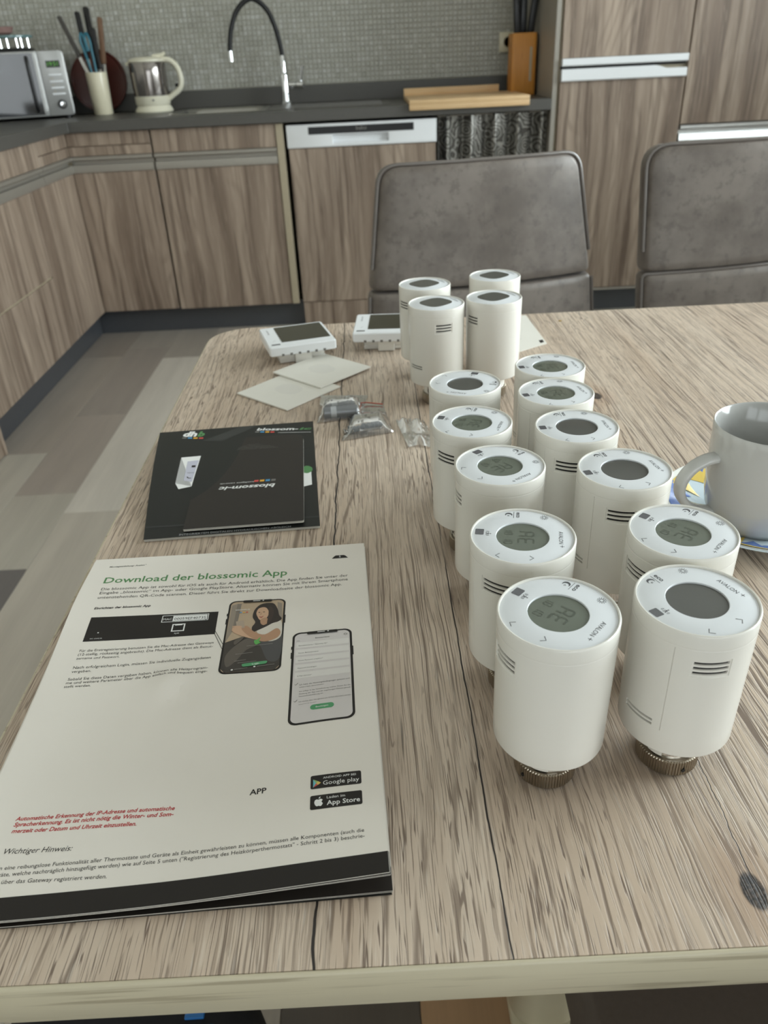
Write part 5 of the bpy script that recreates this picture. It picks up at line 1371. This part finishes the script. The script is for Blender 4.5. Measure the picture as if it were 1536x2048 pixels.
pr = Print(D1, .006); pr.poly([(1.0365, -2.9060), (1.0545, -2.9015), (1.0560, -2.9610), (1.0405, -2.9560)]); pr.poly([(1.0365, -2.9060), (1.0405, -2.9560), (1.0452, -2.9660), (1.0560, -2.9610)])
ink(pr, 'device_picture', M_INKWHITE, bk2)['label'] = 'pictured white plug device'
pr = Print(D1, .006); pr.poly([(1.1545, -2.9340), (1.1628, -2.9325), (1.1650, -2.9600), (1.1560, -2.9640)]); ink(pr, 'device_picture', M_INKWHITE, bk2)['label'] = 'pictured white round device'
pr = Print(D1b, .006); pr.poly([(1.0440, -2.9140), (1.0540, -2.9110), (1.0550, -2.9530), (1.0470, -2.9510)]); ink(pr, 'device_panel', inkc('panel_lilac', 196, 196, 210), bk2)
pr = Print(onto(d1, .0003)); pr.poly([(1.0495, -2.9220), (1.0530, -2.9215), (1.0532, -2.9255), (1.0497, -2.9260)]); pr.text('Heizen', (1.0480, -2.9375), (1.0540, -2.9365), up=1); pr.line([(1.0490, -2.9440), (1.0505, -2.9465), (1.0530, -2.9462)], .0012); ink(pr, 'device_icons', M_INK, bk2)
pr = Print(D1b); pr.poly(smoothpoly([(1.1545, -2.9250), (1.1590, -2.9225), (1.1632, -2.9265), (1.1636, -2.9330), (1.1595, -2.9375), (1.1548, -2.9345)], 4)); ink(pr, 'green_cap_picture', M_GREEN, bk2)
pr = Print(D1); pr.text('dh', (1.0285, -2.8580), (1.0425, -2.8572), bold=.05, shear=.2, up=1, h=.0165); pr.text('blossom-', (1.1015, -2.8420), (1.1445, -2.8396), bold=.03, shear=.2, up=1, h=.0085)
pr.line([(1.1240, -2.8468), (1.1580, -2.8452)], .0006); ink(pr, 'white_lettering', M_INKWHITE, bk2)
pr = Print(D1); pr.text('b', (1.0428, -2.8572), (1.0500, -2.8570), bold=.05, shear=.2, up=1, h=.0165); pr.text('ic', (1.1455, -2.8396), (1.1585, -2.8388), bold=.03, shear=.2, up=1, h=.0085); ink(pr, 'green_lettering', M_GREEN, bk2)
for k, m_ in enumerate((M_INKGREY, M_SWBLUE, M_SWYEL, M_SWRED)):
    pr = Print(D1); x = 1.0288 + .0056 * k; pr.quad2((x, -2.8600), (x + .0042, -2.8598), (x + .0042, -2.8630), (x, -2.8632)); ink(pr, 'colour_square', m_, bk2); pr = Print(D1); x = 1.1005 + .0052 * k; pr.quad2((x, -2.8438), (x + .0040, -2.8436), (x + .0040, -2.8468), (x, -2.8470)); ink(pr, 'colour_square', m_, bk2)
pr = Print(D1); pr.text('INTEGRIERTEM DIGITALEN HYDRAULISCHEN ABGLEICH', (1.0590, -3.0372), (1.1510, -3.0325), up=1); ink(pr, 'caption', M_LMARK, bk2)
pr = Print(D1, .006); pr.poly([(1.0283, -3.0228), (1.1735, -3.0160), (1.1742, -3.0185), (1.0287, -3.0250)]) if 1 else pr.quad2((1.0283, -3.0228), (1.1735, -3.0160), (1.1742, -3.0185), (1.0287, -3.0250)); ink(pr, 'cover_band', inkc('band_grey', 44, 46, 46), bk2)
pr = Print(D1, .006); pr.poly([(1.083, -2.8330), (1.100, -2.8310), (1.0700, -2.868), (1.050, -2.868)]); ink(pr, 'grey_sweep', inkc('sweep_grey', 52, 53, 52), bk2)  # paler grey stripe slanting across the cover
b3 = thing('small_dark_booklet', 'small brown-black booklet lying upside down on the larger black brochure', 'booklet', (1.106, -2.945, .7545))
out3 = rpoly([(1.0620, -3.0330), (1.1622, -3.0300), (1.1512, -2.8575), (1.0518, -2.8590)], [.001, .002, .012, .010], 6)
for k in range(4):
    z = .7540 + .0004 * k + (.0012 if k else .0008)
    finish(loft([[(x, y, z + (x - 1.05) * .010 - .0004 * (k == 0)) for x, y in out3], [(x, y, z + (x - 1.05) * .010 + .0002) for x, y in out3]]), 'cover' if k == 3 else 'page', M_COVER2 if k == 3 else M_PAPEREDGE, b3, smooth=20)
F3 = lambda x, y: (x, y, .7540 + .0012 + .0012 + .0004 + (x - 1.05) * .010)
pr = Print(F3); pr.text('blossom-ic', (1.1322, -2.9625), (1.0812, -2.9635), bold=.03, shear=.2, up=1, h=.0090); pr.text('intelligent controls', (1.1120, -2.9558), (1.0812, -2.9565), up=1, h=.0030)
ink(pr, 'white_lettering', M_INKWHITE, b3)
pr = Print(F3)
for k, (a, c, yy) in enumerate(((1.128, 1.078, -2.8860), (1.124, 1.082, -2.8835), (1.120, 1.086, -2.8810), (1.112, 1.092, -2.8785), (1.108, 1.096, -2.8760))): pr.text('Technische Änderungen vorbehalten, Irrtümer und Druckfehler'[: 58 - 10 * k], (a, yy), (c, yy - .0005), up=1)
ink(pr, 'grey_lettering', M_INKGREY, b3)
for k, m_ in enumerate((M_INKGREY, M_SWBLUE, M_SWYEL, M_SWRED)):
    pr = Print(F3); x = 1.1318 - .0052 * k; pr.quad2((x, -2.9535), (x - .0040, -2.9536), (x - .0040, -2.9572), (x, -2.9571)); ink(pr, 'colour_square', m_, b3)

# two white cards
for cx, cy, z, r, lab in ((1.1251, -2.7190, .0008, -42.5, 'white square card lying flat, the lower left of two overlapping cards'), (1.1620, -2.6620, .0030, -44.0, 'white square card on top, the upper right of two overlapping cards')):
    t = thing('square_card', lab, 'card', (cx, cy, TZ + z - .0005), math.radians(r), 'white cards on the table')
    finish(B().box(-.0432, .0432, -.0432, .0432, 0.0, .0019), 'card_sheet', M_CARD, t, bevel=.0004, seg=1, smooth=0, local=True)
    pr = Print(lambda a, c: (a, c, .00197)); pr.poly(smoothpoly([(-.016, -.008), (.0, -.014), (.016, -.006), (.014, .010), (-.004, .015), (-.017, .008)], 4)); ink(pr, 'faint_show_through', inkc('card_faint_print', 226, 223, 215), t, local=True)  # rounded patch slightly darker than the card
# loose slip behind the slim heads
t = thing('paper_slip', 'thin printed paper slip behind the slim thermostat heads, near the far table edge', 'paper', (1.435, -2.545, TZ))
q = [(1.372, -2.478), (1.452, -2.470), (1.4560, -2.598), (1.392, -2.640)]
finish(loft([[(x, y, TZ + .0005) for x, y in q], [(x, y, TZ + .0014) for x, y in q]]), 'slip_sheet', M_CARD, t, smooth=0)
pr = Print(lambda a, c: (a, c, TZ + .00148))
for k in range(7): pr.line([(1.388 + .001 * k, -2.505 - .013 * k), (1.438 - .002 * k, -2.498 - .013 * k)], .0016)
ink(pr, 'grey_lines', M_LMARK, t)
pr = Print(lambda a, c: (a, c, TZ + .00148)); pr.quad2((1.4475, -2.5860), (1.4530, -2.5830), (1.4535, -2.5930), (1.4480, -2.5965)); ink(pr, 'dark_mark', M_INK, t)
# ---------------------------------------------------------------- wall controllers
def controller(cx, cy, deg, label):
    t = thing('wall_thermostat', label, 'thermostat', (cx, cy, TZ), math.radians(deg), 'flat wall thermostats')
    s = .0432
    b = loft([[(x, y, z) for x, y in rrect(-s + i, s - i, -s + i, s - i, .003, 4)] for i, z in ((.0012, .0142), (.0, .0155), (.0, .0252), (.0012, .0264))])
    finish(b, 'front_plate', M_WHITE2, t, smooth=30, local=True)
    finish(B().prism(rrect(-.0240, .0395, -.0260, .0385, .0008, 3), .0260, .0267), 'screen', plain('olive_black_screen', lin(50, 47, 34), .14, var=.03, spec=.5) if 'olive_black_screen' not in bpy.data.materials else bpy.data.materials['olive_black_screen'], t, smooth=0, local=True)['label'] = 'dark olive screen'
    pr = Print(lambda a, c: (a, c, .02646))
    pr.text('blossom', (-.0335, .012), (-.0335, .032), up=1, h=.004); ink(pr, 'printed_lettering', M_MARK, t, local=True); pr = Print(lambda a, c: (a, c, .02646)); pr.line([(-.0345, -.018), (-.0325, -.016), (-.0305, -.018)], .0005)
    ink(pr, 'printed_arrow', M_MARK, t, local=True)
    finish(B().box(-.0385, -.0275, -.0345, -.0305, .0260, .02665), 'sensor_window', M_SENSOR, t, smooth=0, local=True)
    finish(loft([[(x, y, z) for x, y in rrect(-.031, .031, -.031, .031, .010, 5)] for z in (.0062, .0142)]), 'rear_housing', M_WHITE, t, smooth=30, local=True)
    finish(B().box(-.011, .011, -.0385, -.0312, .0003, .0142).box(-.030, .030, -.030, .0305, .0003, .0062), 'terminal_block', M_WHITE, t, bevel=.0012, smooth=0, local=True)
    for k in range(6):
        x = -.027 + .0108 * k
        finish(B().box(x - .0016, x + .0016, -.04335, -.0428, .0142, .0172), 'vent_slot', M_INKGREY, t, smooth=0, local=True)
controller(1.1275, -2.5860, 15.5, 'flat white wall thermostat with a dark screen, left of two, turned slightly')
controller(1.2470, -2.5560, -4.0, 'flat white wall thermostat with dark screen, right of two, partly behind slim thermostat heads')

# ---------------------------------------------------------------- mug and saucer
SXc, SYc = 1.5330, -3.0490
t = thing('saucer', 'pale blue saucer with blue and yellow pattern under the grey mug', 'saucer', (SXc, SYc, TZ))
finish(B().lathe([(0, TZ + .0010), (.040, TZ + .0006), (.043, TZ + .0006), (.062, TZ + .0075), (.0755, TZ + .0135), (.0768, TZ + .0148), (.0760, TZ + .0155), (.062, TZ + .0100), (.044, TZ + .0052), (.036, TZ + .0046), (0, TZ + .0046)], 80, (SXc, SYc)), 'saucer_dish', M_SAUCER, t)
def sz(r): 
    pts = [(0, .0046), (.036, .0046), (.044, .0052), (.062, .0100), (.0760, .0155), (.0768, .0148)]
    for (a, z0), (c, z1) in zip(pts, pts[1:]):
        if r <= c: return TZ + z0 + (z1 - z0) * (r - a) / (c - a)
    return TZ + .0148
def polar(dz): return lambda r, a: (SXc + r * math.cos(a), SYc + r * math.sin(a), sz(r) + dz)
pr = Print(polar(.00025)); pr.quad2((.0715, 0), (.0715, 2 * PI), (.0758, 2 * PI), (.0758, 0), 96, 1); ink(pr, 'white_rim', M_SAUCERW, t)
def zig(a0, a1, r0, r1, teeth, mat, dz, name):
    pr = Print(polar(dz)); n = 48; V = []; F = []
    for i in range(n + 1):
        u = i / n; a = a0 + (a1 - a0) * u; tri = abs(((u * teeth) % 1) * 2 - 1)
        V += [(r0 + (r1 - r0) * .75 * tri, a), (r1, a)]
        if i: F.append((2 * i - 2, 2 * i - 1, 2 * i + 1, 2 * i))
    pr.add(V, F); ink(pr, name, mat, t)
for k in range(4):
    a = k * PI / 2 + .15
    zig(a, a + .80, .046, .0712, 1.5, M_SYEL, .00035, 'yellow_patch'); zig(a + .75, a + 1.45, .052, .0712, 2, M_SBLUE, .00045, 'blue_patch'); zig(a + .1, a + .35, .056, .070, 1, M_SBLUE, .00055, 'blue_patch')
zig(3.35, 5.2, .0585, .0690, 4.5, M_SBLUE, .0007, 'blue_zigzag'); zig(3.30, 5.3, .0675, .0722, 3.5, M_SYEL, .0009, 'yellow_band')
MX, MY = 1.5215, -3.0620
mz = TZ + .0062
t = thing('mug', 'empty light grey stoneware mug with a handle, standing on the patterned saucer', 'mug', (MX, MY, mz))
finish(B().lathe([(0, mz + .0025), (.0270, mz + .002), (.0278, mz - .0004), (.0300, mz - .0004), (.0335, mz + .005), (.0378, mz + .015), (.0400, mz + .028), (.0408, mz + .045), (.0415, mz + .078), (.0417, mz + .0825), (.0410, mz + .0838), (.0398, mz + .0828), (.0385, mz + .045), (.0370, mz + .022), (.030, mz + .010), (.018, mz + .0075), (0, mz + .007)], 96, (MX, MY)), 'mug_body', M_STONE, t, smooth=60)
ha = math.radians(186); hx, hy = math.cos(ha), math.sin(ha)
prof = smoothpoly([(.0395, .0600), (.0490, .0585), (.0590, .0525), (.0650, .0430), (.0655, .0330), (.0600, .0235), (.0500, .0165), (.0375, .0130)], 5, False)
b = B(); n = len(prof); W2 = .0062; T2 = .0034
for i, (r, z) in enumerate(prof):
    q = prof[min(i + 1, n - 1)]; p = prof[max(i - 1, 0)]; d = Vector((q[0] - p[0], q[1] - p[1])).normalized(); nr = Vector((-d.y, d.x))
    for k in range(14):
        a = 2 * PI * k / 14; c, s = math.cos(a), math.sin(a)
        w = W2 * math.copysign(abs(c) ** .7, c); th = T2 * math.copysign(abs(s) ** .8, s)
        rr, zz = r + nr.x * th, z + nr.y * th
        b.v.append((MX + hx * rr - hy * w, MY + hy * rr + hx * w, mz + zz))
    if i:
        for k in range(14): b.f.append(((i - 1) * 14 + k, (i - 1) * 14 + (k + 1) % 14, i * 14 + (k + 1) % 14, i * 14 + k))
finish(b, 'handle', M_STONE, t, smooth=70)

# ---------------------------------------------------------------- small bags
def film_patch(name, root, quad, top, mat, seed, nu=14, nv=14):
    rnd = random.Random(seed); ph_ = [rnd.uniform(0, 6.28) for _ in range(8)]
    def fn(a, c):
        x, y = [(1 - c) * ((1 - a) * quad[0][i] + a * quad[1][i]) + c * ((1 - a) * quad[3][i] + a * quad[2][i]) for i in range(2)]
        edge = min(1.0, 6 * min(a, 1 - a, c, 1 - c))
        w = .0006 * (math.sin(9 * a + ph_[0]) + math.sin(11 * c + ph_[1] + 4 * a) + .6 * math.sin(23 * a - 17 * c + ph_[2])) * edge
        return (x, y, TZ + .0012 + edge * top(a, c) + abs(w))
    return finish(sheet(lambda u, v: fn(u, v), 1, 1, nu, nv, .00008), name, mat, root, smooth=80)
t = thing('battery_bag', 'clear zip bag holding two grey batteries, beside the white cards', 'bag', (1.19, -2.78, TZ))
film_patch('film', t, [(1.1640, -2.7400), (1.2180, -2.7470), (1.2110, -2.8080), (1.1630, -2.8180)], lambda a, c: .0158 * max(0, min(1, (c - .40) * 5)) * max(0, min(1, 8 * (1 - a), 8 * a)), M_FILM, 3)
finish(B().tube([(1.1640, -2.7470, TZ + .0025), (1.2178, -2.7540, TZ + .0025)], .0006, 6), 'zip_seam', M_FILM, t)
for i, (x, y, lab) in enumerate(((1.1885, -2.7870, 'grey battery in the clear bag, the one further from the camera'), (1.1880, -2.8035, 'grey battery in the clear bag, the one nearer the camera'))):
    bt = thing('battery', lab, 'battery', (x, y, TZ + .0008), 0, 'batteries in the clear bag')
    M = Matrix.Translation((x - .018, y - .002, TZ + .0074)) @ Matrix.Rotation(math.radians(3), 4, 'Z') @ Matrix.Rotation(PI / 2, 4, 'Y')
    finish(B().lathe([(0, 0), (.0058, 0), (.0064, .0008), (.0064, .036), (.0058, .0368), (0, .0368)], 24).xf(M), 'battery_body', M_BATT, bt)
    finish(B().lathe([(0, .0366), (.0026, .0366), (.0026, .0385), (0, .0386)], 16).xf(M), 'battery_pole', M_CHROME, bt)
    finish(B().lathe([(.00645, .008), (.00645, .014)], 24).xf(M), 'print_band', M_LMARK, bt)
t = thing('screw_bag', 'clear zip bag with a red seal line holding grey screws and wall plugs', 'bag', (1.215, -2.83, TZ))
film_patch('film', t, [(1.2010, -2.7650), (1.2345, -2.7745), (1.2440, -2.8500), (1.1900, -2.8660)], lambda a, c: .0105 * max(0, min(1, (c - .35) * 4)) * max(0, min(1, 6 * (1 - a), 6 * a)), M_FILM, 8)
finish(B().tube([(1.2012, -2.7740, TZ + .003), (1.217, -2.7745, TZ + .0036), (1.2345, -2.7800, TZ + .003)], .0007, 6), 'red_seal', M_REDLINE, t)['label'] = 'red seal line'
finish(B().tube([(1.2005, -2.7860, TZ + .0042), (1.2365, -2.7920, TZ + .0038)], .0008, 6), 'zip_seam', M_FILM, t)
for i, (x, y, a, lab) in enumerate(((1.2090, -2.8440, 14, 'grey wall plug at the left end of the screw bag'), (1.2240, -2.8375, 22, 'grey wall plug at the right end of the screw bag'))):
    pt = thing('wall_plug', lab, 'wall plug', (x, y, TZ + .0008), 0, 'plugs in the clear bag')
    M = Matrix.Translation((x - .012, y - .004, TZ + .0045)) @ Matrix.Rotation(math.radians(a), 4, 'Z') @ Matrix.Rotation(PI / 2, 4, 'Y')
    pf = [(0, 0), (.0028, 0)]
    for k in range(5): pf += [(.0034, .0010 + .0045 * k), (.0034, .0032 + .0045 * k), (.0026, .0038 + .0045 * k)]
    finish(B().lathe(pf + [(.0022, .0255), (0, .0255)], 16).xf(M), 'plug_body', M_PLUG, pt)
    finish(B().lathe([(.0034, 0), (.0044, .0002), (.0044, .001), (.0034, .0012)], 16).xf(M), 'plug_collar', M_PLUG, pt)
for i, (x, y, a, lab) in enumerate(((1.2040, -2.8490, 20, 'metal screw at the lower left in the screw bag'), (1.2200, -2.8480, 12, 'metal screw in front of the wall plugs in the screw bag'))):
    st = thing('screw', lab, 'screw', (x, y, TZ + .0008), 0, 'screws in the clear bag')
    M = Matrix.Translation((x - .012, y - .003, TZ + .0044)) @ Matrix.Rotation(math.radians(a), 4, 'Z') @ Matrix.Rotation(PI / 2, 4, 'Y')
    finish(B().lathe([(0, 0), (.0030, .0), (.0034, .0008), (.0016, .0030)], 18).xf(M), 'screw_head', M_STEEL, st)
    pf = [(.0016, .003)]
    for k in range(12): pf += [(.0018, .0038 + .0017 * k), (.0012, .0046 + .0017 * k)]
    finish(B().lathe(pf + [(0, .0265)], 12).xf(M), 'screw_shank', M_STEEL, st)
def crumple(u, v):
    x = 1.247 + .030 * u + .010 * v; y = -2.822 - .068 * v + .004 * math.sin(5 * u)
    z = TZ + .0015 + .007 * abs(math.sin(6.3 * u + 2.2 * v) * math.sin(4.1 * v + 1.0)) * min(1, 5 * min(u, 1 - u, v, 1 - v) + .1)
    return (x, y, z)
cf = finish(sheet(lambda u, v: crumple(u, v), 1, 1, 26, 34, .00008), 'crumpled_film', M_FILM2, smooth=25)
tag(cf, 'crumpled clear plastic film lying left of the thermostat heads', 'plastic film')
for i, (x, y, lab) in enumerate(((1.4946, -2.5038, 'tiny pale crumb on the far part of the table, right of the paper slip'),)):
    b = B().lathe([(0, 0), (.0022, .0004), (.0020, .0016), (0, .0022)], 9, (0, 0)); b.v = [(x + p * (1 + .3 * math.sin(9 * q * 900)), y + q * .7, TZ + .0001 + z) for p, q, z in b.v]
    tag(finish(b, 'crumb', plain('crumb', lin(196, 170, 120), .8)), lab, 'crumb')
